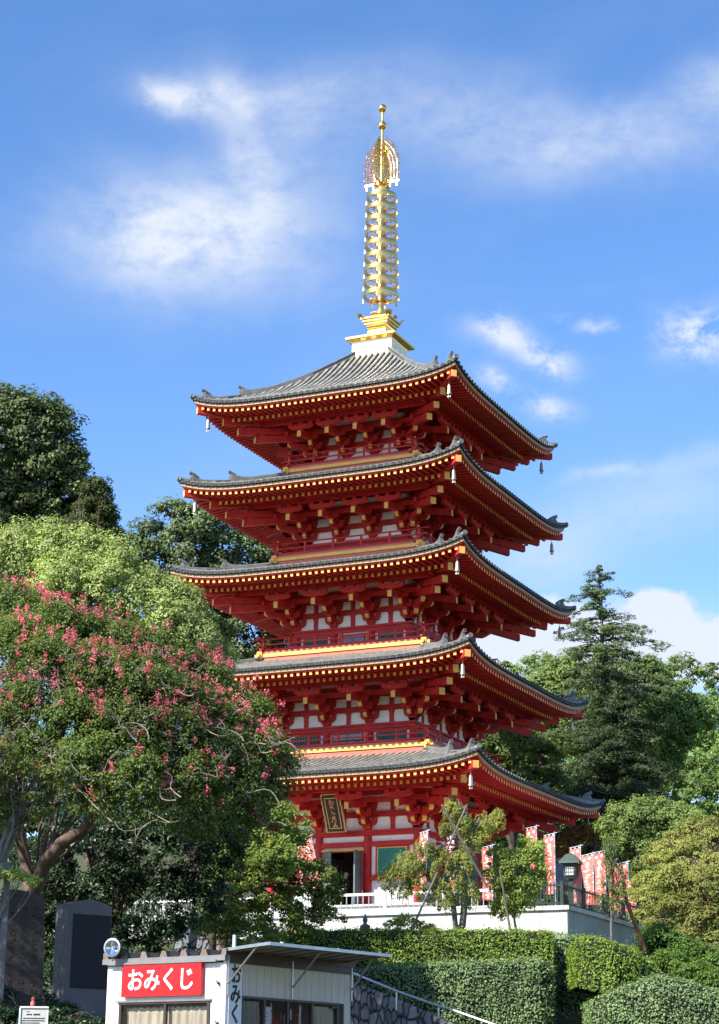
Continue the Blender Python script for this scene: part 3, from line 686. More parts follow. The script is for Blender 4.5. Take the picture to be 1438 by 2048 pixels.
# name plaque under the first eave
pc = P(667, 1626, 85.0)
pl = empty('name_plaque', pc, 0, 'tall dark plaque with gold brush characters hanging under the lowest eave', 'plaque')
pl.rotation_euler = (math.radians(26), 0, 0)
mb = MB(); mb.span((-.40, -.04, -.80), (.40, .04, .80)); mb.build('board', PLAQ, pl)
mb = MB()
for a, b in (((-.30, -.055, -.68), (-.27, -.041, .68)), ((.27, -.055, -.68), (.30, -.041, .68)), ((-.27, -.055, -.68), (.27, -.041, -.65)), ((-.27, -.055, .65), (.27, -.041, .68))): mb.span(a, b)
mb.build('inner_border', PGOLD, pl)
mb = MB(); rr = random.Random(3)
for s_ in (-1, 1):
    for q in range(22): mb.sphere((s_*(.43+rr.uniform(-.015, .015)), -.03, -.80+q*.076), .048, 6)
for q in range(11): mb.sphere((-.40+q*.08, -.03, .84), .045, 6); mb.sphere((-.40+q*.08, -.03, -.84), .03, 6)
mb.build('carved_rim', PGOLD, pl)
mb = MB()
def stroke(pts, w_=.022, y=-.06):
    mb.tube([(a, y, b) for a, b in pts], [w_*.6]+[w_]*(len(pts)-2)+[w_*.5], 5)
G = [  # brush strokes of the five running-hand characters, as far as they can be read
 [(-.10, .55), (-.04, .60), (.02, .52)], [(-.12, .48), (.0, .53), (.12, .50)], [(.0, .60), (-.04, .45), (-.12, .38)], [(.10, .56), (.14, .46), (.06, .40)], [(-.10, .40), (.0, .43), (.10, .38)],
 [(-.08, .32), (.04, .35)], [(-.10, .27), (.0, .30), (.10, .27)], [(.0, .36), (-.02, .26), (-.10, .20)], [(.02, .26), (.10, .20)],
 [(-.06, .12), (.0, .15)], [(-.08, .07), (-.02, .05), (-.04, -.02), (.06, .03), (.10, -.03), (.02, -.10)],
 [(-.08, -.18), (.10, -.15)], [(-.03, -.13), (-.04, -.26)], [(.05, -.12), (.05, -.24)], [(-.10, -.26), (.0, -.24), (.10, -.25)], [(-.06, -.30), (-.08, -.38)], [(.0, -.29), (.08, -.30), (.06, -.40), (-.02, -.38)],
 [(-.04, -.45), (.06, -.44), (.04, -.50), (-.04, -.50), (-.04, -.45)], [(.0, -.50), (-.02, -.60)], [(-.10, -.56), (.0, -.54), (.12, -.55)], [(-.02, -.56), (-.10, -.62)], [(.02, -.56), (.12, -.62)],
 [(-.18, -.20), (-.16, -.22), (-.17, -.24)], [(-.17, -.36), (-.15, -.38), (-.16, -.40)]]
for g in G: stroke(g if len(g) > 2 else [g[0], ((g[0][0]+g[1][0])/2, (g[0][1]+g[1][1])/2+.005), g[1]])
mb.build('lettering', PGOLD, pl)

# ------------------------------------------------------------------ leaves, crowns, branches
RNG = np.random.default_rng(11)
def unit(v): return v/np.maximum(1e-9, np.linalg.norm(v, axis=-1, keepdims=True))
def leaf_mesh(name, c, nrm, ln, wd, m, parent=None, droop=0.):
    """c: leaf centres, nrm: rough facing; every leaf a small folded kite"""
    n = len(c); nn = unit(nrm); r = RNG.normal(size=(n, 3)); r[:, 2] -= droop
    u = unit(r-nn*np.sum(r*nn, 1, keepdims=True)); v = np.cross(nn, u)
    ln = np.broadcast_to(np.asarray(ln, float), (n,))*RNG.uniform(.65, 1.3, n); wd = np.broadcast_to(np.asarray(wd, float), (n,))*RNG.uniform(.7, 1.2, n)
    L2 = (ln/2)[:, None]; W2 = (wd/2)[:, None]
    v0 = c-u*L2; v2 = c+u*L2-nn*L2*.25; v1 = c+v*W2+nn*W2*.35-u*L2*.1; v3 = c-v*W2+nn*W2*.35-u*L2*.1
    V = np.stack([v0, v1, v2, v3], 1).reshape(-1, 3).astype(np.float32)
    me = bpy.data.meshes.new(name); me.vertices.add(4*n); me.vertices.foreach_set('co', V.ravel())
    me.loops.add(4*n); me.loops.foreach_set('vertex_index', np.arange(4*n, dtype=np.int32))
    me.polygons.add(n); me.polygons.foreach_set('loop_start', np.arange(0, 4*n, 4, dtype=np.int32)); me.polygons.foreach_set('loop_total', np.full(n, 4, np.int32))
    me.update(calc_edges=True); me.materials.append(m)
    return link(name, me, parent)
def clumps(bl, n, fill=.5, flatz=1., up=.25):
    """points spread through a set of round masses, most of them near the outside"""
    bl = np.array(bl, float); wgt = bl[:, 3]**2; n0 = n; n = n*3; idx = RNG.choice(len(bl), n, p=wgt/wgt.sum())
    d = unit(RNG.normal(size=(n, 3))); d[:, 2] = np.where((d[:, 2] < -.2) & (RNG.random(n) < up*2), -d[:, 2], d[:, 2])
    r = bl[idx, 3]*(1-fill*RNG.random(n)**1.6)
    off = d*r[:, None]; off[:, 2] *= flatz
    c = bl[idx, :3]+off; deep = np.zeros(n)
    for b in bl: deep = np.maximum(deep, 1-np.linalg.norm(c-b[:3], axis=1)/b[3])
    keep = np.argsort(deep*(.25+1.5*RNG.random(n)))[:n0]; RNG.shuffle(keep)      # most boughs sit near the outside of the crown
    c = c+d*(RNG.normal(size=(n, 1))*.10*bl[idx, 3:4])
    return c[keep], d[keep]
def leaves_at(cc, dd, per, cr, flat=.7, shell=.5):
    n = len(cc); k = n*per; i = np.repeat(np.arange(n), per); d = unit(RNG.normal(size=(k, 3)))
    crr = (cr*RNG.uniform(.4, 1.6, n))[i]
    p = cc[i]+d*(crr*(1-shell*RNG.random(k)))[:, None]*np.array([1, 1, flat])
    nr = unit(d*.7+dd[i]*.4+np.array([0, 0, .25])+TOSUN*.55+RNG.normal(size=(k, 3))*.45)      # leaves turn towards the light
    return p, nr
def pb(px, py, rp, D, dz=0): 
    q = P(px, py, D); return (q[0], q[1], q[2], rp*D/F)
def limb(mb, a, b, r0, r1, rng, wob=.12, n=6, sag=.15, k=6):
    a = Vector(a); b = Vector(b); ln = (b-a).length; pts = []; 
    o1 = Vector([rng.uniform(-1, 1) for _ in range(3)])*ln*wob; o2 = Vector([rng.uniform(-1, 1) for _ in range(3)])*ln*wob*.6
    for i in range(n+1):
        t = i/n; pts.append(a.lerp(b, t)+o1*math.sin(t*math.pi)+o2*math.sin(t*2*math.pi)+Vector((0, 0, sag*ln*math.sin(t*math.pi))))
    mb.tube(pts, [r0+(r1-r0)*(i/n)**.8 for i in range(n+1)], k); return pts
def tree(name, label, cat, bl, lm, bark, base, trunk_r, nclump, per, cr, ll, lw, seed=1, flat=.7, fill=.5, flatz=1., group=None, fork=None, limbs=None, twigs=0, tw_r=.02, droop=0., up=.25, shell=.5, trunkpts=None, wob=.12, extra=None, lr=.5):
    global RNG
    RNG = np.random.default_rng(seed); rng = random.Random(seed)
    base = np.array(base, float); root = empty(name, base, 0, label, cat, group)
    loc = np.array(root.location)
    cc, dd = clumps(bl, nclump, fill, flatz, up)
    p, nr = leaves_at(cc, dd, per, cr, flat, shell)
    leaf_mesh('crown', p-loc, nr, ll, lw, lm, root, droop)
    blc = np.array(bl)[:, :3]; top = blc[np.argmax(blc[:, 2])]; mid = np.average(blc, axis=0, weights=np.array(bl)[:, 3]**2)
    if fork is None: fork = base*.35+mid*.65; fork[2] = base[2]+(mid[2]-base[2])*.55
    fork = np.array(fork, float)
    mb = MB()
    tp = trunkpts if trunkpts is not None else [base+[0, 0, -.6], base+(fork-base)*.35+[rng.uniform(-.15, .15), rng.uniform(-.15, .15), 0], fork]
    n = len(tp); mb.tube([Vector(q)-Vector(loc) for q in tp], [trunk_r*(1.25-.65*i/(n-1)) for i in range(n)], 10)
    mb.build('trunk', bark, root, smooth=True)
    mb = MB()
    order = sorted(range(len(bl)), key=lambda i: -bl[i][3])[:limbs or 10]
    for i in order:
        e = np.array(bl[i][:3])+[0, 0, bl[i][3]*.3]
        pts = limb(mb, fork-loc, e-loc, trunk_r*lr, trunk_r*.10, rng, wob)
        near = cc[np.linalg.norm(cc-np.array(bl[i][:3]), axis=1) < bl[i][3]*1.15]
        for q in near[:max(4, twigs//len(order))]:
            s_ = pts[rng.randint(2, len(pts)-1)]; limb(mb, s_, q-loc, tw_r*1.6, tw_r*.35, rng, .12, 5, .05, 4)
    mb.build('branches', bark, root, smooth=True)
    if extra is not None: extra(root, loc, cc, dd)
    return root, cc, dd

L_MYR = leafmat('myrtle_leaves', [(.05, .085, .016), (.10, .15, .03), (.20, .26, .065)], .4, .36)
L_CAM = leafmat('yellow_green_leaves', [(.23, .28, .08), (.33, .38, .12), (.45, .50, .21)], .4, .3)
L_DRK = leafmat('dark_evergreen_leaves', [(.05, .075, .026), (.085, .115, .038), (.14, .18, .065)], .42, .15, cvar=.3)
L_MID = leafmat('grey_green_leaves', [(.065, .10, .038), (.11, .155, .055), (.18, .225, .085)], .42, .2)
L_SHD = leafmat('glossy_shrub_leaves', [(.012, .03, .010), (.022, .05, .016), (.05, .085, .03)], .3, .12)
L_MAP = leafmat('maple_leaves', [(.08, .145, .03), (.15, .24, .045), (.25, .34, .08), (.28, .17, .05)], .45, .38)
L_WOD = leafmat('wood_leaves', [(.08, .14, .03), (.14, .215, .045), (.22, .31, .08)], .45, .22, cscale=.12, cvar=.4)
L_CON = leafmat('conifer_needles', [(.05, .085, .028), (.085, .13, .04), (.15, .20, .07)], .5, .15)
L_OLV = leafmat('olive_orange_leaves', [(.15, .19, .04), (.23, .26, .06), (.28, .31, .08), (.36, .26, .08)], .5, .28)
L_OLG = leafmat('light_olive_leaves', [(.12, .18, .045), (.18, .25, .065), (.28, .35, .11)], .5, .28)
L_YNG = leafmat('young_yellow_leaves', [(.24, .31, .06), (.33, .40, .09), (.45, .50, .16)], .45, .42)
L_WEP = leafmat('weeping_leaves', [(.20, .25, .055), (.29, .34, .08), (.40, .43, .13), (.40, .30, .12)], .45, .42)
L_HG1 = leafmat('clipped_box_leaves', [(.10, .17, .018), (.18, .27, .03), (.28, .37, .065)], .42, .22, cscale=.8, cvar=.22)
L_HG2 = leafmat('dull_hedge_leaves', [(.11, .18, .065), (.18, .27, .10), (.28, .37, .17)], .40, .15, cscale=.8, cvar=.22)
L_PNK = leafmat('pink_blossom', [(.70, .09, .18), (.82, .17, .26), (.90, .36, .42)], .6, .35, 1.0, .2)
HGIN = mat('hedge_core', (.010, .018, .006), .95, var=.4, scale=6)

# --- far left: tall dark evergreen, and paler trees behind the pagoda
D = 104
tree('evergreen_tree', 'huge dark evergreen oak rising into the sky at the left edge', 'tree',
     [pb(60, 870, 75, D), (pb(-30, 900, 110, D)), pb(110, 860, 45, D), pb(95, 950, 75, D), pb(10, 1000, 110, D+1), pb(130, 1020, 70, D), pb(165, 1060, 55, D), pb(60, 1090, 100, D), pb(-60, 1060, 120, D), pb(150, 1130, 80, D), pb(30, 830, 45, D), pb(100, 830, 28, D), pb(-10, 815, 40, D)],
     L_DRK, BARK, (P(40, 1500, D)[0], P(40, 1500, D)[1], 4.0), .55, 950, 120, .62, .22, .13, seed=2, flat=.62, fill=.6, twigs=90, tw_r=.05)
tree('cedar_tree', 'narrow feathery cedar standing just right of the huge dark oak', 'tree',
     [pb(190, 985, 26, 100), pb(196, 1030, 30, 100), pb(212, 1075, 30, 100), pb(180, 1050, 45, 101), pb(200, 1120, 50, 100), pb(225, 1100, 22, 100)],
     leafmat('cedar_needles', [(.035, .055, .012), (.06, .085, .018), (.09, .11, .03)], .5, .2), BARK, (P(195, 1500, 100)[0], P(195, 1500, 100)[1], 3.5), .3, 260, 90, .40, .20, .08, seed=3, flat=.55, twigs=50, tw_r=.04, droop=.6)
tree('broadleaf_tree', 'grey green open crowned tree behind the left end of the third roof', 'tree',
     [pb(345, 1045, 45, 118), pb(400, 1050, 45, 118), pb(300, 1080, 38, 118), pb(440, 1085, 55, 119), pb(370, 1100, 60, 118), pb(500, 1115, 50, 119), pb(290, 1130, 60, 118), pb(430, 1150, 70, 119), pb(545, 1150, 40, 119), pb(335, 1170, 60, 118), pb(520, 1180, 60, 120)],
     L_MID, BARK, (P(400, 1500, 118)[0], P(400, 1500, 118)[1], 5.0), .45, 420, 75, .62, .24, .13, seed=4, flat=.6, fill=.75, twigs=130, tw_r=.05)
tree('broadleaf_tree', 'dark green tree seen below the left end of the third roof', 'tree',
     [pb(450, 1250, 60, 112), pb(500, 1270, 60, 112), pb(530, 1220, 50, 113), pb(440, 1330, 70, 112), pb(540, 1330, 70, 113), pb(400, 1240, 50, 112), pb(600, 1280, 60, 114), pb(640, 1400, 90, 114)],
     L_DRK, BARK, (P(480, 1600, 112)[0], P(480, 1600, 112)[1], 4.0), .4, 420, 85, .6, .22, .14, seed=5, twigs=20)
# --- left middle: the light green camphor
D = 68
cam_bl = [pb(30, 1110, 55, D), pb(100, 1110, 60, D), pb(160, 1105, 48, D), pb(215, 1125, 50, D), pb(-30, 1130, 60, D), pb(60, 1160, 60, D), pb(130, 1180, 70, D-1), pb(200, 1190, 70, D-1), pb(265, 1165, 45, D), pb(255, 1220, 60, D-1), pb(300, 1200, 45, D), pb(335, 1190, 30, D),
          pb(352, 1190, 32, D), pb(375, 1210, 28, D), pb(330, 1250, 60, D-1), pb(375, 1235, 40, D), pb(385, 1290, 50, D-1), pb(415, 1270, 30, D), pb(430, 1320, 38, D), pb(400, 1360, 55, D), pb(300, 1310, 80, D-1), pb(200, 1290, 90, D), pb(80, 1250, 90, D), pb(440, 1390, 40, D), pb(-20, 1220, 80, D), pb(320, 1420, 90, D), pb(200, 1400, 90, D)]
tree('camphor_tree', 'broad yellow green camphor tree behind the pink flowering crown', 'tree', cam_bl, L_CAM, BARK, (P(240, 1800, D)[0], P(240, 1800, D)[1], -4.0), .4, 1300, 105, .34, .115, .06, seed=6, flat=.85, fill=.35, twigs=60, droop=.5)
# --- left front: crape myrtle with pink panicles
D = 52
myr_bl = [pb(20, 1215, 45, D+1), pb(60, 1240, 55, D+1), pb(110, 1265, 55, D), pb(170, 1290, 55, D), pb(240, 1305, 60, D), pb(310, 1320, 55, D), pb(360, 1350, 55, D), pb(410, 1370, 48, D), pb(445, 1400, 45, D), pb(490, 1430, 40, D), pb(520, 1425, 24, D),
          pb(20, 1320, 80, D-1), pb(110, 1350, 80, D-1.5), pb(200, 1380, 80, D-2), pb(290, 1400, 80, D-2), pb(370, 1430, 70, D-1.5), pb(450, 1470, 55, D-1), pb(-20, 1410, 70, D-1), pb(60, 1430, 70, D-2.3), pb(150, 1450, 70, D-2.8), pb(250, 1470, 75, D-3), pb(340, 1490, 75, D-2.6), pb(430, 1520, 65, D-2),
          pb(510, 1510, 55, D-1), pb(552, 1530, 32, D-.5), pb(545, 1490, 22, D-.5), pb(80, 1500, 50, D-3), pb(180, 1530, 60, D-3.6), pb(280, 1550, 60, D-3.8), pb(380, 1570, 60, D-3.2), pb(470, 1590, 55, D-2.4), pb(528, 1595, 38, D-1.2), pb(230, 1610, 42, D-3.8), pb(320, 1625, 42, D-3.8), pb(410, 1640, 40, D-3), pb(490, 1640, 40, D-2), pb(160, 1590, 40, D-3.6)]
fk = P(72, 1760, D-.5); mbase = P(30, 2010, D); mbase[2] = -6.05
def bloom(root, loc, cc, dd):
    sel = RNG.random(len(cc)) < .52
    hgt = cc[:, 2]; zt = P(300, 1560, 52)[2]
    sel &= (RNG.random(len(cc)) < np.clip((hgt-zt)/5.0+.42, .2, .62)) & ((dd[:, 2] > -.1) | (RNG.random(len(cc)) < .15))
    c = cc[sel]+unit(dd[sel]+[0, 0, .3])*.30
    c = np.concatenate([c, (c+RNG.normal(size=c.shape)*.16)[:len(c)//2]])
    k = 27; i = np.repeat(np.arange(len(c)), k); off = RNG.normal(size=(len(i), 3))*np.array([.043, .043, .058])*RNG.uniform(.6, 1.3, len(c))[i][:, None]
    p = c[i]+off; o = leaf_mesh('blossoms', p-loc, unit(off+RNG.normal(size=off.shape)*.05), .048, .042, L_PNK, root); o['kind'] = 'stuff'
    # bare pale twigs on the sunny side of the crown
    mb = MB(); rng = random.Random(4)
    pick = [q for q in range(len(cc)) if cc[q, 2] < P(300, 1340, 52)[2]]
    for q in rng.sample(pick, 260):
        e = cc[q]+np.array([rng.uniform(-.3, .3), -.30, rng.uniform(-.1, .2)]); s_ = e+np.array([rng.uniform(-.9, .9), rng.uniform(-.2, .6), rng.uniform(-.7, -.1)])
        pts = limb(mb, s_-loc, e-loc, .017, .006, rng, .24, 7, .0, 5)
        for _ in range(3):
            t = pts[rng.randint(2, 6)]; limb(mb, t, t+Vector((rng.uniform(-.35, .35), rng.uniform(-.3, .1), rng.uniform(-.05, .35))), .010, .004, rng, .15, 4, 0, 4)
    o = mb.build('pale_twigs', TBARK, root, smooth=True); o['kind'] = 'stuff'
myr, mcc, mdd = tree('crape_myrtle', 'wide crape myrtle full of pink blossom with a forked brown trunk', 'tree', myr_bl, L_MYR, PBARK, mbase, .27, 2300, 70, .27, .085, .045, seed=7, lr=.13, flat=.75, fill=.45, fork=fk,
     trunkpts=[mbase+[0, 0, -.7], P(20, 1960, D), P(45, 1860, D), P(60, 1810, D), fk], limbs=12, twigs=200, tw_r=.03, wob=.16, extra=bloom)
lc = np.array(myr.location)
mb = MB(); mb.tube([Vector(P(*q)-lc) for q in ((66, 1790, 51.5), (90, 1725, 51), (125, 1685, 50.5), (165, 1660, 50), (185, 1632, 50), (205, 1600, 50.4), (225, 1560, 51))], [.19, .19, .17, .14, .12, .08, .04], 10); mb.build('main_limb', PBARK, myr, smooth=True)
mb = MB(); mb.tube([Vector(P(*q)-lc) for q in ((64, 1790, 51.5), (50, 1720, 52), (38, 1660, 52), (35, 1560, 52), (50, 1480, 51.5), (60, 1400, 51))], [.18, .16, .14, .11, .08, .04], 10); mb.build('main_limb', PBARK, myr, smooth=True)
mb = MB(); mb.tube([Vector(P(*q)-lc) for q in ((38, 1640, 52), (5, 1560, 51), (0, 1500, 50), (20, 1450, 49.6), (75, 1420, 49.5))], [.14, .11, .09, .07, .04], 8); mb.build('main_limb', PBARK, myr, smooth=True)
mb = MB(); mb.tube([Vector(P(*q)-lc) for q in ((120, 1480, 49.4), (135, 1440, 49), (155, 1425, 49), (158, 1390, 49))], [.07, .06, .05, .03], 8); mb.build('main_limb', PBARK, myr, smooth=True)
mb = MB(); mb.tube([Vector(P(*q)-lc) for q in ((70, 1450, 49.2), (82, 1420, 49), (72, 1400, 49), (80, 1370, 49))], [.06, .055, .045, .03], 8); mb.build('main_limb', PBARK, myr, smooth=True)
# --- yellowish branch ends of a cherry at the left edge
rngb = random.Random(8)
tree('cherry_tree', 'thin cherry at the left edge with yellow green drooping leaf sprays', 'tree',
     [pb(10, 1520, 28, 46), pb(40, 1555, 32, 46), pb(90, 1570, 32, 46), pb(130, 1560, 25, 46), pb(20, 1590, 35, 46), pb(70, 1610, 30, 46), pb(10, 1650, 20, 46), pb(-40, 1580, 60, 46)],
     leafmat('cherry_leaves', [(.07, .11, .02), (.12, .16, .03), (.17, .17, .05)], .45, .3), GBARK, (P(-70, 2010, 46)[0], P(-70, 2010, 46)[1], -6.2), .14, 150, 46, .20, .10, .042, seed=9, twigs=120, tw_r=.012, droop=.9)
tree('maple_sapling', 'low sunlit spray of narrow yellow leaves across the brown trunk', 'tree',
     [pb(8, 1745, 14, 45), pb(30, 1752, 14, 45), pb(52, 1758, 13, 45), pb(72, 1768, 11, 45), pb(-20, 1745, 20, 45)],
     L_YNG, GBARK, (P(-40, 2030, 45)[0], P(-40, 2030, 45)[1], -6.2), .05, 46, 26, .12, .085, .03, seed=10, twigs=30, tw_r=.008, droop=1.0)
# --- dark shrubs under the myrtle
D = 57
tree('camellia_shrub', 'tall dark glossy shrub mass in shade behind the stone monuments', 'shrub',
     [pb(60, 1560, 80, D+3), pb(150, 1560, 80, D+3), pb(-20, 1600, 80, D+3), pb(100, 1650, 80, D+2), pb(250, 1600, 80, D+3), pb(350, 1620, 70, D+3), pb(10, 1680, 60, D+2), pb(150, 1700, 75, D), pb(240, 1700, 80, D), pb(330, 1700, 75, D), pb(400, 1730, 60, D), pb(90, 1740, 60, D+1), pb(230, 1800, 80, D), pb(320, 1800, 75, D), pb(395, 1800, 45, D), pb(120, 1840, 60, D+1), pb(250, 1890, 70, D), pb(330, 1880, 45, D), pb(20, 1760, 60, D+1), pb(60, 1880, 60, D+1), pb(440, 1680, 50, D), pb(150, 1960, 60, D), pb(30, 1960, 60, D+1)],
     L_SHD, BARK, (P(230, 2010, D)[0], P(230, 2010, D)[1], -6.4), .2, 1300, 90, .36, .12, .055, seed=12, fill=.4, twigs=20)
# --- maple leaning over the kiosk roof
D = 64
map_bl = [pb(480, 1620, 50, D), pb(540, 1640, 45, D), pb(590, 1650, 30, D), pb(450, 1680, 55, D), pb(510, 1700, 55, D), pb(575, 1700, 40, D), pb(470, 1750, 55, D), pb(540, 1760, 50, D), pb(600, 1750, 38, D), pb(640, 1755, 28, D), pb(655, 1795, 24, D), pb(600, 1800, 40, D), pb(560, 1810, 45, D), pb(520, 1830, 30, D), pb(640, 1830, 25, D), pb(680, 1840, 10, D),
          pb(470, 1835, 30, D), pb(430, 1820, 30, D), pb(530, 1862, 20, D), pb(575, 1850, 25, D), pb(600, 1880, 12, D), pb(440, 1620, 50, D), pb(550, 1720, 40, D-1), pb(480, 1870, 34, D-1), pb(420, 1860, 30, D-1), pb(540, 1880, 22, D-1), pb(610, 1860, 22, D), pb(450, 1790, 40, D-1)]
tree('maple_tree', 'leafy maple leaning over the kiosk roof, green with orange tints', 'tree', map_bl, L_MAP, BARK, (P(420, 2010, D)[0], P(420, 2010, D)[1], -6.6), .16, 950, 62, .26, .095, .06, seed=13, flat=.55, fill=.6, fork=P(430, 1800, D), twigs=120, tw_r=.02, limbs=14)
tree('broadleaf_tree', 'dense mid green tree between the myrtle and the lowest roof', 'tree',
     [pb(430, 1480, 60, 66), pb(500, 1500, 50, 66), pb(470, 1560, 60, 66), pb(540, 1560, 45, 66), pb(580, 1520, 25, 66), pb(500, 1620, 60, 66.5), pb(400, 1560, 60, 66), pb(420, 1640, 60, 66)],
     leafmat('mid_leaves', [(.03, .065, .014), (.055, .105, .022), (.10, .17, .04)], .42, .25), BARK, (P(440, 2010, 66)[0], P(440, 2010, 66)[1], -7.8), .22, 420, 80, .32, .115, .05, seed=14, twigs=30, droop=.5)

tree('zelkova_tree', 'shade tree just outside the left edge that darkens the monuments', 'tree',
     [(6.0, -48.5, 1.2, 2.6), (4.0, -47.0, 1.8, 2.8), (7.2, -47.2, -.3, 1.8), (5.0, -50.5, 2.0, 2.6), (8.0, -46.2, .4, 1.6), (2.5, -45.0, 2.4, 3.0), (3.5, -49.0, .2, 2.4)], L_MID, BARK, (4.5, -48.5, -7.6), .25, 320, 70, .5, .16, .10, seed=15)

# --- right: wooded hill, tall conifer, cypresses
def hillwood():
    global RNG
    RNG = np.random.default_rng(21); bl = []
    rng = random.Random(21)
    for D in (128, 140, 152, 168, 186):
        for px in range(880, 1560, 26):
            line = 1328 + max(0, (1150-px))*.02 + 14*math.sin(px*.021) + (1438-px)*(-.02)
            k = (D-128)/58.
            py = line + 330*(1-k)**1.3 + rng.uniform(-10, 22)
            q = P(px+rng.uniform(-14, 14), py+34, D); bl.append((q[0], q[1], q[2], rng.uniform(1.5, 2.2)))
            q = P(px+rng.uniform(-14, 14), py+90, D); bl.append((q[0], q[1], q[2]-.5, rng.uniform(1.6, 2.4))); q = P(px+rng.uniform(-14, 14), py+160, D); bl.append((q[0], q[1], q[2]-.5, 2.2))
    cc, dd = clumps(bl, 5200, .5, 1, .35); p, nr = leaves_at(cc, dd, 64, .62, .55)
    o = leaf_mesh('hillside_wood', p, nr, .27, .15, L_WOD); tag(o, 'dense green deciduous wood covering the hillside on the right', 'wood', kind='stuff')
hillwood()
def conifer(label, px, top, bot, D, rad, seed, lm, tiers=34, gaps=.0, per=70, cr=.5, base_z=None, ll=.22, lw=.06, lean=0):
    global RNG
    RNG = np.random.default_rng(seed); rng = random.Random(seed)
    pt = P(px, top-14, D); pbm = P(px, bot, D); base = np.array([pbm[0], pbm[1], base_z if base_z is not None else pbm[2]]); root = empty('conifer_tree', base, 0, label, 'tree')
    mb = MB(); hgt = pt[2]-base[2]; mb.tube([(0, 0, -.8), (0, 0, hgt*.5), (.1, 0, hgt*.8), (0, 0, hgt)], [.34, .22, .10, .03], 9); mb.build('trunk', GBARK, root, smooth=True)
    mb = MB(); cc = []; dd = []
    for i in range(tiers):
        t = (i/(tiers-1))**.9; z = hgt-t*(pt[2]-pbm[2]); R_ = rad(t)*(rng.uniform(.45, 1.35) if gaps else 1)
        for q in range(rng.randint(3, 6)):
            a = rng.uniform(0, 2*math.pi); R2 = R_*rng.uniform(.55, 1.25)
            if rng.random() < gaps+(.45*(1-t/.28) if gaps and t < .28 else 0): continue
            e = Vector((R2*math.cos(a), R2*math.sin(a), z+rng.uniform(-.3, .3)-R2*.10)); pts = limb(mb, (0, 0, z-.1), e, .05, .015, rng, .08, 5, .08, 5)
            m_ = max(2, int(R2/.42))
            for j in range(1, m_+1):
                f_ = j/m_; c_ = Vector((0, 0, z-.1)).lerp(e, f_); cc.append([c_.x+rng.uniform(-.2, .2), c_.y+rng.uniform(-.2, .2), c_.z+.08*R2*math.sin(f_*3.14)]); dd.append([math.cos(a)*.5, math.sin(a)*.5, .4])
    for q in range(7): cc.append([rng.uniform(-.25, .3), rng.uniform(-.2, .2), hgt-q*.3]); dd.append([0, 0, 1])
    mb.build('branches', GBARK, root, smooth=True)
    p, nr = leaves_at(np.array(cc), np.array(dd), per, cr, .42); leaf_mesh('crown', p, nr, ll, lw, lm, root, .35)
    return root
conifer('tall ragged fir tree with bare upper tiers rising against the clouds', 1208, 1112, 1560, 116, lambda t: .5+2.9*min(t*1.5, 1)**.75+(.6 if .30 < t < .40 else 0), 31, L_CON, 58, .18, 44, .36, base_z=4.0)
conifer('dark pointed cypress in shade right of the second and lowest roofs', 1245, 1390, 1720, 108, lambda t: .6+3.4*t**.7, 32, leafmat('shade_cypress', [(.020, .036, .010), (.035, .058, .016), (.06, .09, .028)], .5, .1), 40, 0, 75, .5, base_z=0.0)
tree('broadleaf_tree', 'light green tree left of the tall fir behind the second roof', 'tree',
     [pb(1130, 1350, 32, 120), pb(1150, 1390, 45, 120), pb(1095, 1385, 40, 120), pb(1060, 1400, 40, 120), pb(1160, 1450, 55, 120), pb(1100, 1460, 60, 120), pb(1145, 1320, 18, 120), pb(1020, 1440, 50, 121), pb(1010, 1520, 60, 121)],
     L_OLG, BARK, (P(1110, 1700, 120)[0], P(1110, 1700, 120)[1], 5.), .35, 360, 70, .55, .22, .12, seed=33, twigs=30, tw_r=.04)
tree('broadleaf_tree', 'round olive green tree right of the tall fir on the hill', 'tree',
     [pb(1290, 1380, 50, 124), pb(1335, 1400, 45, 124), pb(1270, 1440, 55, 123), pb(1330, 1460, 60, 123), pb(1290, 1340, 25, 124), pb(1380, 1440, 50, 125), pb(1300, 1520, 60, 123)],
     L_WOD, BARK, (P(1310, 1700, 124)[0], P(1310, 1700, 124)[1], 6.), .35, 420, 75, .55, .24, .13, seed=34, twigs=30, tw_r=.04)
tree('pine_tree', 'flat layered pine seen through the gap behind the lowest roof', 'tree',
     [pb(1000, 1480, 40, 108), pb(1040, 1490, 35, 108), pb(960, 1500, 40, 108), pb(1080, 1520, 40, 108), pb(1010, 1560, 50, 108), pb(1090, 1590, 50, 108), pb(930, 1480, 30, 108)],
     leafmat('pine_needles', [(.05, .08, .016), (.085, .13, .025), (.13, .18, .04)], .5, .2), BARK, (P(1020, 1700, 108)[0], P(1020, 1700, 108)[1], 0.), .3, 300, 70, .5, .22, .07, seed=35, flat=.4, twigs=40, tw_r=.04)
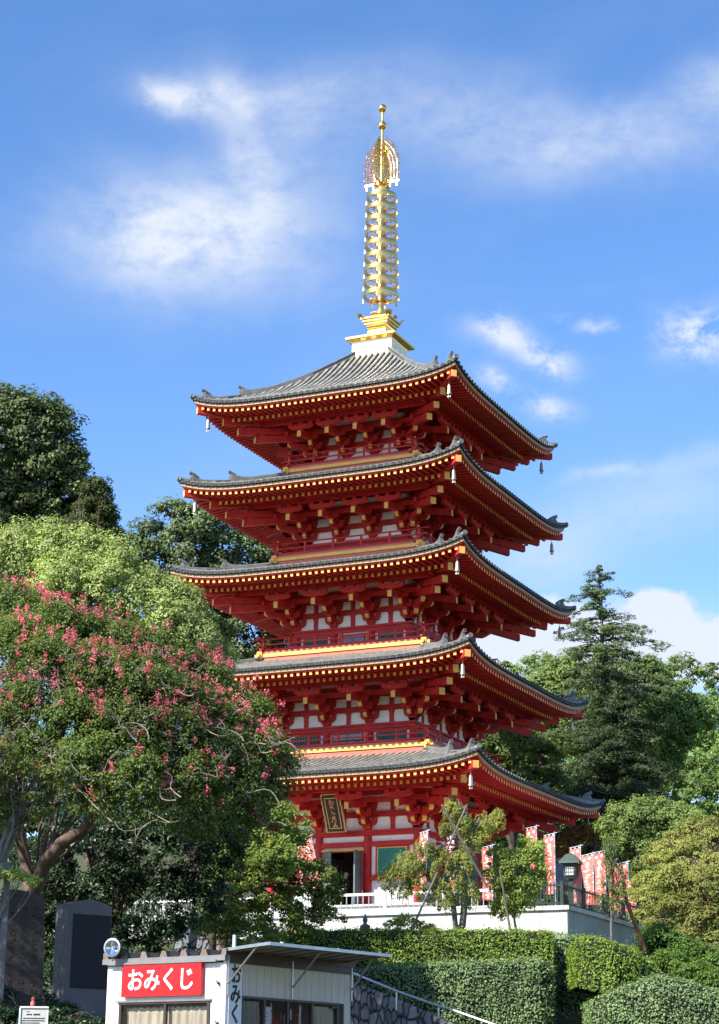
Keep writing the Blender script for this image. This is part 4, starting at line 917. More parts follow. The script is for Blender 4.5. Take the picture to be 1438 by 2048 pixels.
# --- right front
tree('ginkgo_tree', 'pale grey green bushy tree below the right end of the lowest roof', 'tree',
     [pb(1245, 1640, 28, 84), pb(1285, 1635, 36, 84), pb(1330, 1640, 34, 84), pb(1240, 1680, 28, 84), pb(1285, 1700, 42, 84), pb(1205, 1650, 14, 84), pb(1225, 1622, 12, 84), pb(1350, 1700, 50, 84), pb(1300, 1750, 50, 84), pb(1370, 1650, 40, 84)],
     L_OLG, BARK, (P(1300, 1880, 84)[0], P(1300, 1880, 84)[1], -2.5), .2, 480, 90, .34, .13, .06, seed=41, fill=.85, twigs=30)
tree('maple_tree', 'small maple with orange turning leaves behind the dark lantern', 'tree',
     [pb(1150, 1680, 20, 90), pb(1120, 1690, 18, 90), pb(1175, 1665, 16, 90), pb(1210, 1670, 18, 90), pb(1100, 1700, 14, 90), pb(1240, 1680, 14, 90)],
     leafmat('turning_maple', [(.12, .12, .02), (.22, .12, .03), (.30, .10, .03)], .5, .35), BARK, (P(1160, 1880, 90)[0], P(1160, 1880, 90)[1], -2.5), .1, 90, 60, .28, .12, .07, seed=42, twigs=60, tw_r=.02)
tree('cherry_tree', 'large olive and orange tinted cherry filling the right edge', 'tree',
     [pb(1400, 1672, 34, 79), pb(1432, 1690, 34, 78), pb(1352, 1700, 36, 79), pb(1386, 1715, 42, 78), pb(1440, 1745, 44, 77), pb(1322, 1735, 30, 78), pb(1350, 1768, 40, 77), pb(1408, 1780, 44, 76), pb(1292, 1768, 22, 78), pb(1302, 1800, 28, 77), pb(1350, 1826, 34, 76), pb(1400, 1842, 34, 75.5), pb(1450, 1830, 44, 76),
      pb(1282, 1838, 18, 77), pb(1318, 1852, 22, 76), pb(1372, 1880, 22, 75), pb(1436, 1895, 30, 75), pb(1470, 1700, 40, 78), pb(1262, 1790, 12, 78), pb(1405, 1905, 18, 74.5), pb(1420, 1650, 16, 79), pb(1372, 1660, 14, 79)],
     L_OLV, BARK, (P(1425, 1980, 76)[0], P(1425, 1980, 76)[1], -4.6), .2, 800, 56, .30, .11, .055, seed=43, flat=.5, fill=.9, twigs=180, tw_r=.02, fork=P(1415, 1850, 76))
tree('azalea_shrub', 'bright green low shrub behind the rounded hedge end', 'shrub',
     [pb(1320, 1885, 32, 71), pb(1360, 1910, 38, 71), pb(1400, 1930, 40, 71), pb(1340, 1935, 34, 70), pb(1300, 1880, 20, 71.5), pb(1440, 1950, 45, 70.5), pb(1380, 1950, 30, 69.5), pb(1420, 1970, 30, 69), pb(1470, 1960, 50, 70)],
     leafmat('azalea', [(.04, .09, .012), (.08, .15, .02), (.13, .21, .03)], .4, .2), BARK, (P(1370, 1990, 73)[0], P(1370, 1990, 73)[1], -5.2), .08, 420, 70, .26, .10, .05, seed=44)
# weeping cherry in front of the terrace wall
D = 69.5
wbase = P(900, 1868, D); wbase[2] -= .3
wep_bl = [pb(905, 1625, 18, D), pb(925, 1650, 20, D), pb(960, 1655, 24, D), pb(995, 1640, 16, D), pb(895, 1660, 14, D), pb(940, 1690, 22, D),
          pb(850, 1710, 24, D), pb(820, 1735, 26, D), pb(790, 1750, 20, D), pb(875, 1730, 30, D), pb(840, 1770, 28, D), pb(800, 1785, 20, D), pb(900, 1760, 30, D), pb(925, 1730, 26, D), pb(880, 1800, 24, D), pb(935, 1790, 24, D), pb(770, 1760, 12, D), pb(775, 1775, 10, D)]
wt, _, _ = tree('weeping_cherry', 'small weeping cherry propped by poles in front of the white wall', 'tree', wep_bl, L_WEP, GBARK, wbase, .11, 620, 34, .13, .10, .040, seed=51, flat=1.5, fill=.8, fork=P(935, 1700, D), droop=1.3, twigs=110, tw_r=.012,
     trunkpts=[wbase, P(925, 1850, D), P(930, 1800, D), P(928, 1750, D), P(936, 1690, D), P(940, 1650, D), P(928, 1612, D)])
lc = np.array(wt.location)
mb = MB(); mb.tube([Vector(P(*q)-lc) for q in ((912, 1862, D), (906, 1800, D), (890, 1740, D))], [.10, .09, .05], 9); mb.build('main_limb', GBARK, wt, smooth=True)
mb = MB(); mb.tube([Vector(P(*q)-lc) for q in ((938, 1660, D), (925, 1640, D), (917, 1600, D))], [.07, .06, .04], 8); mb.build('main_limb', GBARK, wt, smooth=True)
mb = MB(); mb.tube([Vector(P(*q)-lc) for q in ((936, 1665, D), (950, 1655, D), (960, 1635, D))], [.06, .05, .04], 8); mb.build('main_limb', GBARK, wt, smooth=True)
tree('young_maple', 'bushy bright yellow green young tree beside the weeping cherry', 'tree',
     [pb(1030, 1730, 32, 70), pb(1060, 1725, 24, 70), pb(1000, 1750, 30, 70), pb(1045, 1770, 32, 70), pb(1075, 1700, 16, 70), pb(1010, 1790, 28, 70), pb(1040, 1810, 24, 70), pb(1070, 1770, 20, 70), pb(990, 1710, 14, 70), pb(1000, 1820, 18, 70), pb(1085, 1745, 14, 70), pb(1060, 1690, 12, 70)],
     L_YNG, GBARK, P(1028, 1868, 70)-[0, 0, .3], .06, 400, 50, .20, .085, .055, seed=52, fill=.8, twigs=70, tw_r=.012, fork=P(1028, 1835, 70))
tree('weeping_sapling', 'slim weeping sapling with long hanging twigs before the grey side wall', 'tree',
     [pb(1222, 1700, 16, 70), pb(1230, 1740, 16, 70), pb(1215, 1770, 14, 70), pb(1240, 1785, 14, 70), pb(1205, 1800, 10, 70), pb(1228, 1810, 12, 70), pb(1210, 1730, 10, 70), pb(1250, 1760, 10, 70)],
     L_OLG, GBARK, P(1224, 1890, 70)-[0, 0, .3], .055, 170, 26, .10, .09, .03, seed=53, flat=3.2, fill=.9, droop=1.6, twigs=60, tw_r=.010, trunkpts=[P(1224, 1890, 70)-[0, 0, .3], P(1223, 1850, 70), P(1226, 1760, 70), P(1222, 1690, 70)], fork=P(1224, 1720, 70))
o = MB()
for a in (((1224, 1838), (1208, 1826), (1200, 1805)), ((1224, 1838), (1240, 1832), (1250, 1815))): o.tube([Vector(P(x, y, 70)) for x, y in a], [.03, .025, .012], 6)
ob = o.build('forked_branch', PBARK); ob.name = 'low_branches'
ob.parent = [q for q in bpy.data.objects if q.name.startswith('weeping_sapling')][0]; ob.location = -ob.parent.location
tree('garden_shrub', 'low light green shrub at the foot of the white wall', 'shrub',
     [pb(790, 1850, 14, 71), pb(815, 1845, 16, 71), pb(840, 1852, 14, 71), pb(775, 1855, 10, 71), pb(860, 1860, 10, 71)],
     L_YNG, GBARK, P(815, 1868, 71)-[0, 0, .2], .03, 80, 34, .15, .075, .05, seed=54, fill=.9, twigs=20, tw_r=.01)
# support poles
def poles(label, segs, D, r, m, grp=None):
    root = empty('tree_support', P(segs[0][0], segs[0][1], D), 0, label, 'support poles'); lc = np.array(root.location)
    for x0, y0, x1, y1 in segs:
        mb = MB(); mb.tube([Vector(P(x0, y0, D-1.0)-lc), Vector(P(x1, y1, D-1.1)-lc)], [r, r*.85], 8); mb.build('pole', m, root, smooth=True)
poles('crossed weathered poles propping up the weeping cherry', [(975, 1775, 884, 1611), (893, 1702, 933, 1612), (822, 1862, 875, 1745), (1020, 1858, 1000, 1740)], D, .042, WOODP)
poles('slanting brown pole behind the slim weeping sapling', [(1290, 1900, 1252, 1800), (1252, 1800, 1246, 1760)], 71.5, .08, BRNP)

# ------------------------------------------------------------------ hedges
def hedge(label, secs, depth, lm, seed, dens=520, ll=.085, lw=.05, name='clipped_hedge', rnd=.35, bump=.05):
    """secs: (px, py of the top edge, py of the foot, distance); the hedge runs from one to the next and is depth metres thick"""
    global RNG
    RNG = np.random.default_rng(seed)
    root = empty(name, P(secs[0][0], secs[0][2], secs[0][3]), 0, label, 'hedge'); lc = np.array(root.location)
    back = np.array([FH[0], FH[1], 0])*depth; rings = []
    prof = [(0, 0), (0, .5), (0, 1-rnd*.55), (rnd*.12, 1-rnd*.2), (rnd*.35, 1), (.6, 1.0), (1, .97), (1, .4), (1, 0)]
    for x, yt, yb, D in secs:
        t = P(x, yt, D); b = P(x, yb, D); b[0] = t[0]; b[1] = t[1]; hh = t[2]-b[2]
        rings.append(np.array([b+back*u+np.array([0, 0, hh*v]) for u, v in prof])-lc)
    R_ = np.array(rings); ns, k = R_.shape[:2]; cen = R_.mean(1, keepdims=True); core = cen+(R_-cen)*(1-.10/ max(.5, depth))
    core[0] += (core[1]-core[0])*.06; core[-1] += (core[-2]-core[-1])*.06
    mb = MB(); mb.add(core.reshape(-1, 3).tolist(), [(i*k+j, (i+1)*k+j, (i+1)*k+j+1, i*k+j+1) for i in range(ns-1) for j in range(k-1)]+[tuple(range(k))[::-1], tuple((ns-1)*k+j for j in range(k))])
    mb.build('hedge_core', HGIN, root)
    P_ = []; Nn = []
    def patch(a, b, c, d):
        A = (np.linalg.norm(np.cross(b-a, d-a))+np.linalg.norm(np.cross(c-b, c-d)))/2; n = int(A*dens)
        if n < 1: return
        u = RNG.random((n, 1)); v = RNG.random((n, 1)); P_.append(a*(1-u)*(1-v)+b*u*(1-v)+c*u*v+d*(1-u)*v)
        nr = np.cross(c-a, d-b); nr = nr/np.linalg.norm(nr); Nn.append(np.repeat(nr[None], n, 0))
    for i in range(ns-1):
        for j in range(k-1): patch(R_[i, j], R_[i+1, j], R_[i+1, j+1], R_[i, j+1])
    for e, sg in ((0, -1), (ns-1, 1)):
        for j in range(k//2): 
            a, b, c, d = R_[e, j], R_[e, j+1], R_[e, k-2-j], R_[e, k-1-j]
            patch(*( (a, b, c, d) if sg < 0 else (d, c, b, a)))
    p = np.concatenate(P_); n = np.concatenate(Nn)
    out = np.sign(np.sum(n*(p-cen.mean(0)), 1, keepdims=True)); out[out == 0] = 1
    # a soft unevenness, as shears leave it
    f_ = np.sin(p[:, :1]*5.1+p[:, 2:]*4.3)*np.cos(p[:, 1:2]*4.7-p[:, 2:]*6.1)+.6*np.sin(p[:, :1]*13+p[:, 2:]*11)*np.sin(p[:, 2:]*15+p[:, 1:2]*12)
    shoot = (RNG.random((len(p), 1)) < .03)*RNG.uniform(.04, .16, (len(p), 1))
    p = p+n*out*(f_*bump+RNG.normal(size=(len(p), 1))*.04+shoot)+np.array([0, 0, .5])*shoot
    nr = unit(n*out*.9+np.array([0, 0, .15])+TOSUN*.35+RNG.normal(size=p.shape)*.55)
    leaf_mesh('foliage', p, nr, ll, lw, lm, root)
hedge('long bright green clipped hedge in front of the white wall', [(540, 1863, 1960, 67.5), (700, 1859, 1960, 67.5), (850, 1859, 1960, 67.5), (1000, 1860, 1960, 67.5), (1106, 1863, 1975, 67.5)], 1.8, L_HG1, 61)
hedge('dark recessed hedge in the shaded gap between the clipped blocks', [(1085, 1868, 2100, 69.0), (1140, 1868, 2100, 69.0), (1215, 1880, 2100, 69.0)], 1.0, L_HG2, 66)
hedge('tall dull green hedge face below the long bright hedge', [(540, 1962, 2215, 65.8), (690, 1948, 2215, 65.8), (740, 1934, 2215, 65.8), (850, 1925, 2215, 65.8), (980, 1921, 2215, 65.8), (1080, 1916, 2215, 65.8), (1106, 1930, 2215, 66.2)], 1.5, L_HG2, 62, ll=.08, lw=.055)
hedge('rounded bright green hedge block right of the shaded gap', [(1152, 1885, 1975, 65.4), (1175, 1868, 1984, 64.6), (1230, 1882, 1988, 64.2), (1280, 1903, 1985, 64.6), (1310, 1925, 1978, 65.2), (1322, 1942, 1968, 66.0)], 2.4, L_HG1, 63, rnd=.6)
hedge('sloping dull green hedge at the lower right corner', [(1185, 2000, 2215, 64.0), (1215, 1986, 2215, 63.0), (1320, 1950, 2215, 62.5), (1380, 1960, 2215, 62.5), (1438, 1978, 2215, 62.5), (1500, 1998, 2215, 62.5)], 2.6, L_HG2, 64, ll=.08, lw=.055, rnd=.5)

# ------------------------------------------------------------------ fences on the terrace
zc = PLZ-.02+.0
COPZ = -2.6+1.46
fr = empty('white_railing', (6.0, PLY+.05, COPZ), 0, 'low white metal railing on the coping of the white wall', 'railing')
mb = MB(); mb.span((-13, -.035, .62), (4.2, .035, .72)); mb.span((-13, -.02, .05), (4.2, .02, .10)); mb.build('rail', WRAIL, fr)
for x in np.arange(-12.8, 4.3, 2.42):
    mb = MB(); mb.box((x, 0, .34), (.13, .10, .68)); mb.build('post', WRAIL, fr)
mb = MB()
for x in np.arange(-12.9, 4.2, .235): mb.box((x, 0, .36), (.035, .03, .54))
mb.build('bars', mat('grey_bars', (.30, .31, .32), .5), fr)
fr = empty('dark_fence', (PLX-.1, PLY+.05, COPZ), 0, 'dark green barred fence along the right side of the terrace', 'fence')
mb = MB(); mb.span((-1.9, -.03, .74), (0, .03, .80)); mb.span((-.03, .03, .74), (.03, 30, .80)); mb.span((-1.9, -.03, .10), (0, .03, .15)); mb.span((-.03, .03, .10), (.03, 30, .15)); mb.build('rail', BRAIL, fr)
mb = MB()
for x in np.arange(-1.85, 0, .13): mb.box((x, -.035, .46), (.045, .03, .84))
for y in np.arange(.05, 30, .19): mb.box((.035, y, .46), (.03, .035, .84))
mb.build('bars', mat('dark_bars', (.035, .05, .05), .3), fr)
for q in ((-1.9, 0), (0, 0), (0, 2.5), (0, 5), (0, 7.5), (0, 10), (0, 12.5)):
    mb = MB(); mb.box((q[0], q[1], .45), (.12, .12, .92)); mb.build('post', BRAIL, fr)

# ------------------------------------------------------------------ banners
def banner(px, pyt, D_, yaw, label, wdt=.46, hgt=2.15, lean=0., seed=0, curlv=.10, foot=None):
    r_ = FW+RT*(px-W/2)/F-UP*(pyt-H/2)/F
    D = max((-10.45-CP[1])/r_[1], (11.85-CP[0])/r_[0] if r_[0] < 0 else 0)      # just inside the terrace edge
    top = P(px, pyt, D); base = np.array([top[0], top[1], PLZ])
    root = empty('prayer_banner', base, yaw, label, 'banner', 'red prayer banners on the terrace'); root.rotation_euler = (0, lean, yaw)
    H_ = top[2]-PLZ; mb = MB(); mb.tube([(0, 0, 0), (0, 0, H_)], [.018, .014], 8); mb.sphere((0, 0, H_), .022, 6)
    po = mb.build('pole', BPOLE, root, smooth=True)
    mb = MB(); mb.tube([(.10, 0, H_-.02), (-wdt-.03, 0, H_-.13)], .012, 6); mb.build('crossbar', WRAIL, root)
    nx, nz = 22, 84; z1 = H_-.10; rg = random.Random(seed); ph = rg.uniform(0, 6)
    strokes = []
    zz = .30
    while zz < .93:   # a column of characters, too far off to read
        s_ = .055
        for _ in range(5):
            strokes.append((rg.uniform(.30, .62), zz+rg.uniform(-s_, s_)*.8, rg.uniform(.08, .24), rg.uniform(.004, .010)) if rg.random() < .6 else (rg.uniform(.34, .66), zz+rg.uniform(-.02, .02), rg.uniform(.025, .05), rg.uniform(.02, .05)))
        zz += .125
    def white(u, v):
        for cx, cz, rx, rz_ in ((.27, .075, .12, .027), (.73, .06, .12, .027), (.5, .175, .17, .045), (.5, .235, .10, .022)):
            if ((u-cx)/rx)**2+((v-cz)/rz_)**2 < 1: return 1
        for cx, cz, rx, rz_ in strokes:
            if abs(u-cx) < rx and abs(v-cz) < rz_: return 1
        return 0
    vs = []; fs = []; mi = []
    for i in range(nz+1):
        v = i/nz
        for j in range(nx+1):
            u = j/nx; x = -wdt*u*(1-.12*math.sin(v*3)*curlv*5); y = curlv*u*math.sin(v*4.5+ph+u*2)+.03*math.sin(u*6+v*9+ph)
            vs.append((x-.015, y, z1-v*hgt-.10*u*(1-v)))
    for i in range(nz):
        for j in range(nx): fs.append((i*(nx+1)+j, (i+1)*(nx+1)+j, (i+1)*(nx+1)+j+1, i*(nx+1)+j+1)); mi.append(white(1-(j+.5)/nx, (i+.5)/nz))
    mb = MB(); mb.add(vs, fs, mi); mb.build('cloth', [FLAGR, FLAGW], root, smooth=True)
    mb = MB()
    for q in range(6): mb.box((-.012, 0, z1-.03-q*hgt/5.6), (.05, .04, .035))
    for q in range(3): mb.box((-.06-q*(wdt-.1)/2, 0, z1+.0-.04*q), (.03, .015, .08))
    mb.build('loops', FLAGW, root)
    return root
Y0 = math.radians(12)
banner(657, 1664, 77, Y0, 'tilted red and white banner hanging before the open pagoda door', .50, 2.2, math.radians(-13), 1, .16)
banner(606, 1690, 77, Y0, 'red banner half hidden by leaves left of the open door', .36, 1.9, 0, 2)
banner(850, 1659, 78, math.radians(-20), 'narrow red banner at the near corner column of the pagoda', .40, 2.3, math.radians(3), 3)
banner(908, 1668, 77, math.radians(-20), 'red banner mostly hidden behind the crossed poles', .34, 2.2, 0, 4)
banner(985, 1688, 76.5, Y0, 'red banner with white writing behind the weeping cherry', .40, 2.0, 0, 5)
banner(1073, 1650, 77, math.radians(20), 'red banner highest on its pole, above the yellow green tree', .38, 2.1, 0, 6, .08)
banner(1109, 1664, 76, math.radians(5), 'plain salmon red banner left of the dark lantern', .40, 2.2, 0, 7, .14)
banner(1161, 1689, 79, math.radians(8), 'red banner directly behind the dark lantern', .42, 2.15, 0, 8)
banner(1186, 1704, 80, math.radians(-5), 'wide red banner with bold white writing right of the lantern', .48, 1.95, 0, 9)
banner(1210, 1699, 81, math.radians(10), 'red and white banner just left of the slim weeping sapling', .46, 2.1, 0, 10, .13)
banner(1233, 1716, 82.5, math.radians(0), 'red banner partly hidden by the slim weeping sapling', .38, 2.0, 0, 11)
banner(1256, 1721, 84, math.radians(5), 'red banner right of the slim weeping sapling', .46, 2.0, 0, 12)
banner(1270, 1726, 86, math.radians(0), 'farthest right red banner at the edge of the olive cherry', .36, 2.0, 0, 13)

# lantern
lp = P(1141, 1705, 77.3); lz = lp[2]
lr = empty('garden_lantern', (lp[0], lp[1], PLZ), math.radians(8), 'dark square lantern with green hipped roof on a post', 'lantern'); h_ = lz-PLZ; lr.scale = (.84, .84, 1)
mb = MB(); mb.box((0, 0, (h_-1.0)/2), (.20, .20, h_-1.0)); mb.build('post', BRAIL, lr)
mb = MB(); mb.lathe([(.02, h_-.02), (.10, h_-.03), (.30, h_-.10), (.66, h_-.36), (.68, h_-.44), (.60, h_-.44)], 4, (0, 0, 0), 0, math.pi/4); mb.build('roof', COPG, lr)
mb = MB(); mb.lathe([(.42, h_-.44), (.34, h_-.98), (.30, h_-1.02), (.02, h_-1.02)], 4, (0, 0, 0), 0, math.pi/4)
for k in range(4):
    mb.T = rotz(k)
    for x in (-.15, -.05, .05, .15): mb.span((x-.009, -.305, h_-.90), (x+.009, -.285, h_-.52))
    for z in (-.9, -.77, -.64, -.52): mb.span((-.2, -.305, h_+z-.008), (.2, -.285, h_+z+.008))
mb.build('lantern_box', BRAIL, lr)
mb = MB()
for k in range(4): mb.T = rotz(k); mb.span((-.19, -.284, h_-.90), (.19, -.278, h_-.52))
mb.build('lantern_pane', mat('paper_pane', (.62, .63, .60), .6), lr)

# small hall behind the lantern
hp = P(1110, 1800, 98); br = empty('small_hall', (hp[0], hp[1], -.9), math.radians(10), 'small brown roofed hall behind the plain salmon banner', 'building')
mb = MB(); mb.span((-2.2, -1.2, 0), (2.2, 1.4, 1.7)); mb.build('wall', mat('dim_wood_wall', (.10, .045, .03), .7), br)
mb = MB(); zt = P(1110, 1716, 98)[2]+.9; 
mb.add([(-2.9, -2.2, zt-1.35), (2.9, -2.2, zt-1.35), (2.3, 0, zt-.12), (-2.3, 0, zt-.12), (-2.9, 2.2, zt-1.35), (2.9, 2.2, zt-1.35)], [(0, 1, 2, 3), (3, 2, 5, 4), (0, 3, 4), (1, 5, 2)])
rf = mb.build('roof', BROOF, br)
mb = MB(); mb.span((-2.5, -.14, zt-.14), (2.5, .14, zt+.05)); mb.span((-3.0, -2.28, zt-1.46), (3.0, -2.16, zt-1.34)); mb.build('ridge', PINKW, rf)
mb = MB(); mb.span((-2.6, -1.9, zt-1.75), (2.6, -1.7, zt-1.6)); mb.build('eave_beam', PINKW, br)
# dark post past the right end of the lowest roof
dp = P(1206, 1640, 97); mb = MB(); mb.tube([(0, 0, -1.2), (0.05, 0, 3), (0, 0, 5.6)], [.34, .32, .28], 10)
o = mb.build('tree_stump_trunk', mat('black_bark', (.012, .013, .015), .8, bump=.5), None, smooth=True); o.location = (dp[0], dp[1], -1.2+.0); o.name = 'dead_tree_trunk'
o.location.z = P(1210, 1614, 97)[2]-5.6; tag(o, 'blackish dead trunk beside the right tip of the lowest roof', 'tree trunk')

# figure of a bodhisattva by the hedge
sp_ = P(730, 1866, 69.6); so = empty('statue', sp_, math.radians(-12), 'small weathered bronze standing figure in front of the white wall', 'statue')
mb = MB(); mb.lathe([(.12, -.5), (.17, -.3), (.16, .0), (.19, .16), (.17, .26), (.075, .31), (.055, .35), (.085, .40), (.09, .46), (.065, .53), (.03, .56), (.035, .60), (.012, .66)], 18); mb.tube([(-.13, 0, .24), (-.17, -.05, .10), (-.05, -.15, .08)], [.05, .045, .035], 8); mb.tube([(.13, 0, .24), (.17, -.05, .10), (.05, -.15, .08)], [.05, .045, .035], 8)
mb.build('robed_body', BRONZE, so, smooth=True)

# person seated just inside the door
def person():
    hd = P(692, 1752, 85.6); r_ = empty('person', (hd[0], hd[1], -.30), math.radians(-20), 'person in dark clothes seated inside the open doorway', 'person'); z0 = hd[2]+.30
    me = bpy.data.meshes.new('body'); k = z0
    v = [(0, 0, k-.82), (0, -.01, k-.55), (0, 0, k-.28), (0, 0, k-.16), (0, -.01, k-.02), (0, -.01, k+.08),
         (.19, 0, k-.27), (.24, -.06, k-.52), (.12, -.26, k-.60), (.04, -.34, k-.58), (-.19, 0, k-.27), (-.24, -.06, k-.52), (-.12, -.26, k-.60), (-.04, -.34, k-.58),
         (.10, -.05, k-.84), (.12, -.45, k-.82), (.12, -.47, k-1.22), (-.10, -.05, k-.84), (-.12, -.45, k-.82), (-.12, -.47, k-1.22)]
    e = [(0, 1), (1, 2), (2, 3), (3, 4), (4, 5), (2, 6), (6, 7), (7, 8), (8, 9), (2, 10), (10, 11), (11, 12), (12, 13), (0, 14), (14, 15), (15, 16), (0, 17), (17, 18), (18, 19)]
    rad = [.16, .15, .15, .055, .095, .085, .07, .05, .04, .035, .07, .05, .04, .035, .10, .08, .06, .10, .08, .06]
    me.from_pydata(v, e, []); o = link('body', me, r_); sk = o.modifiers.new('Skin', 'SKIN'); ss = o.modifiers.new('Sub', 'SUBSURF'); ss.levels = 2; ss.render_levels = 2
    for q, r in zip(me.skin_vertices[0].data, rad): q.radius = (r, r)
    me.skin_vertices[0].data[0].use_root = True
    dg = bpy.context.evaluated_depsgraph_get(); m2 = bpy.data.meshes.new_from_object(o.evaluated_get(dg)); o.modifiers.clear(); o.data = m2
    cl = mat('black_clothes', (.015, .015, .018), .8); skn = mat('skin', (.55, .34, .25), .55)
    m2.materials.clear(); m2.materials.append(cl); m2.materials.append(skn)
    for p in m2.polygons: p.use_smooth = True; p.material_index = 1 if (p.center.z > k-.13 or (p.center.y < -.27 and p.center.z > k-.7)) else 0
    mb = MB(); mb.lathe([(.105, .0), (.112, .04), (.10, .09), (.06, .125), (.005, .14)], 14, (0, .02, k+.02)); mb.build('hair', mat('grey_hair', (.40, .38, .36), .7), r_, smooth=True)
    mb = MB(); mb.sphere((0, -.10, k+.0), .018, 6); mb.box((0, -.098, k-.045), (.045, .012, .010)); mb.box((.035, -.094, k+.03), (.02, .01, .01)); mb.box((-.035, -.094, k+.03), (.02, .01, .01)); mb.build('face', skn, r_)
person()

# ------------------------------------------------------------------ stone wall and handrail of the stairs
tops = [P(350, 1822, 70), P(385, 1836, 69), P(500, 1880, 65.3), P(600, 1920, 61), P(705, 1962, 57), P(790, 1995, 54), P(880, 2034, 51.5), P(930, 2056, 50.5), P(1000, 2090, 49.5)]
sw = empty('stone_wall', tops[4]*[1, 1, 0]+[0, 0, -8.3], 0, 'sloping rubble stone wall of bluish blocks rising behind the kiosk', 'wall'); lc = np.array(sw.location)
mb = MB()
bk = np.array([FH[0], FH[1], 0])*.5
for a, b in zip(tops[:-1], tops[1:]):
    q = []
    for t in (a, b):
        q += [(t[0], t[1], -8.6), (t[0], t[1], t[2]-.10), (t[0]+bk[0]*.2, t[1]+bk[1]*.2, t[2]), (t[0]+bk[0], t[1]+bk[1], t[2]), (t[0]+bk[0], t[1]+bk[1], -8.6)]
    mb.add([tuple(np.array(z)-lc) for z in q], [(0, 5, 6, 1), (1, 6, 7, 2), (2, 7, 8, 3), (3, 8, 9, 4)])
mb.build('masonry', RUBBLE, sw)
mb = MB()
for a, b in zip(tops[:3], tops[1:4]):
    mb.beam(Vector(a-lc+[0, 0, .06]), Vector(b-lc+[0, 0, .06]), .50, .13, 0)
mb.build('white_coping', WALLW, sw)
hr = empty('handrail', P(700, 1950, 54.5), 0, 'thin pale metal handrail sloping down in front of the dull hedge', 'handrail'); lc = np.array(hr.location)
pts = [P(680, 1938, 55), P(705, 1946, 54.5), P(793, 1982, 53.5), P(877, 2012, 52.5), P(900, 2018, 52.3), P(985, 2048, 51.5), P(1040, 2068, 51)]
mb = MB(); mb.tube([Vector(p-lc) for p in pts], .035, 8); mb.build('rail', STEEL, hr, smooth=True)
for p in (pts[2], pts[3], pts[1], pts[5]):
    mb = MB(); mb.tube([Vector(p-lc), Vector(p-lc)-Vector((0, 0, .50))], .022, 6); mb.build('post', STEEL, hr)

# ------------------------------------------------------------------ monuments at the left
def stand(name, px, py, D, yaw, label, cat):
    q = P(px, py, D); return empty(name, q, yaw, label, cat)
m1 = stand('stone_monument', 158, 2022, 48.5, math.radians(62), 'rough granite monument with a dark slate panel and rounded top', 'monument')
hh = P(165, 1795, 48.5)[2]-m1.location.z
mb = MB(); poly = [(.62-1.24*t, hh-.14+.14*math.sin(t*math.pi)) for t in np.linspace(0, 1, 11)]+[(-.62, -.3), (.62, -.3)]
mb.prism(poly, (0, .0, 0), X_, Z_, Y_, .56, 0); 
mb.build('stone_body', GRAN, m1)
mb = MB(); mb.prism(poly, (0, -.292, 0), X_, Z_, Y_, .02, 0); mb.build('sawn_face', GRANS, m1)
mb = MB(); mb.span((-.46, -.315, .52), (.60, -.303, hh-.36)); mb.build('slate_panel', SLATE, m1)
mb = MB(); mb.box((0, 0, .0), (1.7, 1.0, .5)); mb.box((.1, -.05, -.35), (2.2, 1.5, .3)); mb.build('plinth', GRANS, m1)
m2 = stand('stone_monument', 34, 2020, 46.5, math.radians(52), 'broad brown slab monument in shade beside the forked trunk', 'monument')
hh = P(34, 1778, 46.5)[2]-m2.location.z
mb = MB(); poly = [(-.55, -.3), (.55, -.3), (.52, hh*.5), (.47, hh-.1), (.2, hh), (-.3, hh+.05), (-.50, hh-.02), (-.53, hh*.5)]
mb.prism(poly, (0, 0, 0), X_, Z_, Y_, .34, 0); mb.build('slab', BSTONE, m2)
mb = MB(); mb.box((0, 0, -.1), (1.6, .9, .4)); mb.build('plinth', BSTONE, m2)
mb = MB()
for j in range(3):
    for q in range(11):
        z = hh-.35-q*.19; x = -.28+j*.27; rg = random.Random(j*50+q)
        for _ in range(4): mb.box((x+rg.uniform(-.05, .05), -.173, z+rg.uniform(-.06, .06)), (rg.choice((.10, .02)), .008, rg.choice((.012, .08))))
mb.build('carved_writing', mat('worn_carving', (.05, .04, .035), .9), m2)
m3 = stand('marker_post', -1, 2010, 44.5, math.radians(30), 'pale square stone post cut off by the left edge', 'stone post')
hh = P(-1, 1716, 44.5)[2]-m3.location.z
mb = MB(); mb.lathe([(.10, -.3), (.10, hh-.05), (.07, hh), (.001, hh+.02)], 4, (0, 0, 0), 0, math.pi/4); mb.build('post', GRANS, m3)
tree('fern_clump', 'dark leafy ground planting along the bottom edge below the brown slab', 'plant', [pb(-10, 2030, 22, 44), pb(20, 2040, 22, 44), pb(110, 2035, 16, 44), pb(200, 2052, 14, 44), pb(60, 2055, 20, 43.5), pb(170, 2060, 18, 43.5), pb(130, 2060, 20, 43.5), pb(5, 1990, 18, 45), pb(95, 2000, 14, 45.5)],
     L_SHD, BARK, P(60, 2090, 44), .02, 260, 34, .14, .08, .035, seed=72, fill=.9, twigs=10, tw_r=.008)
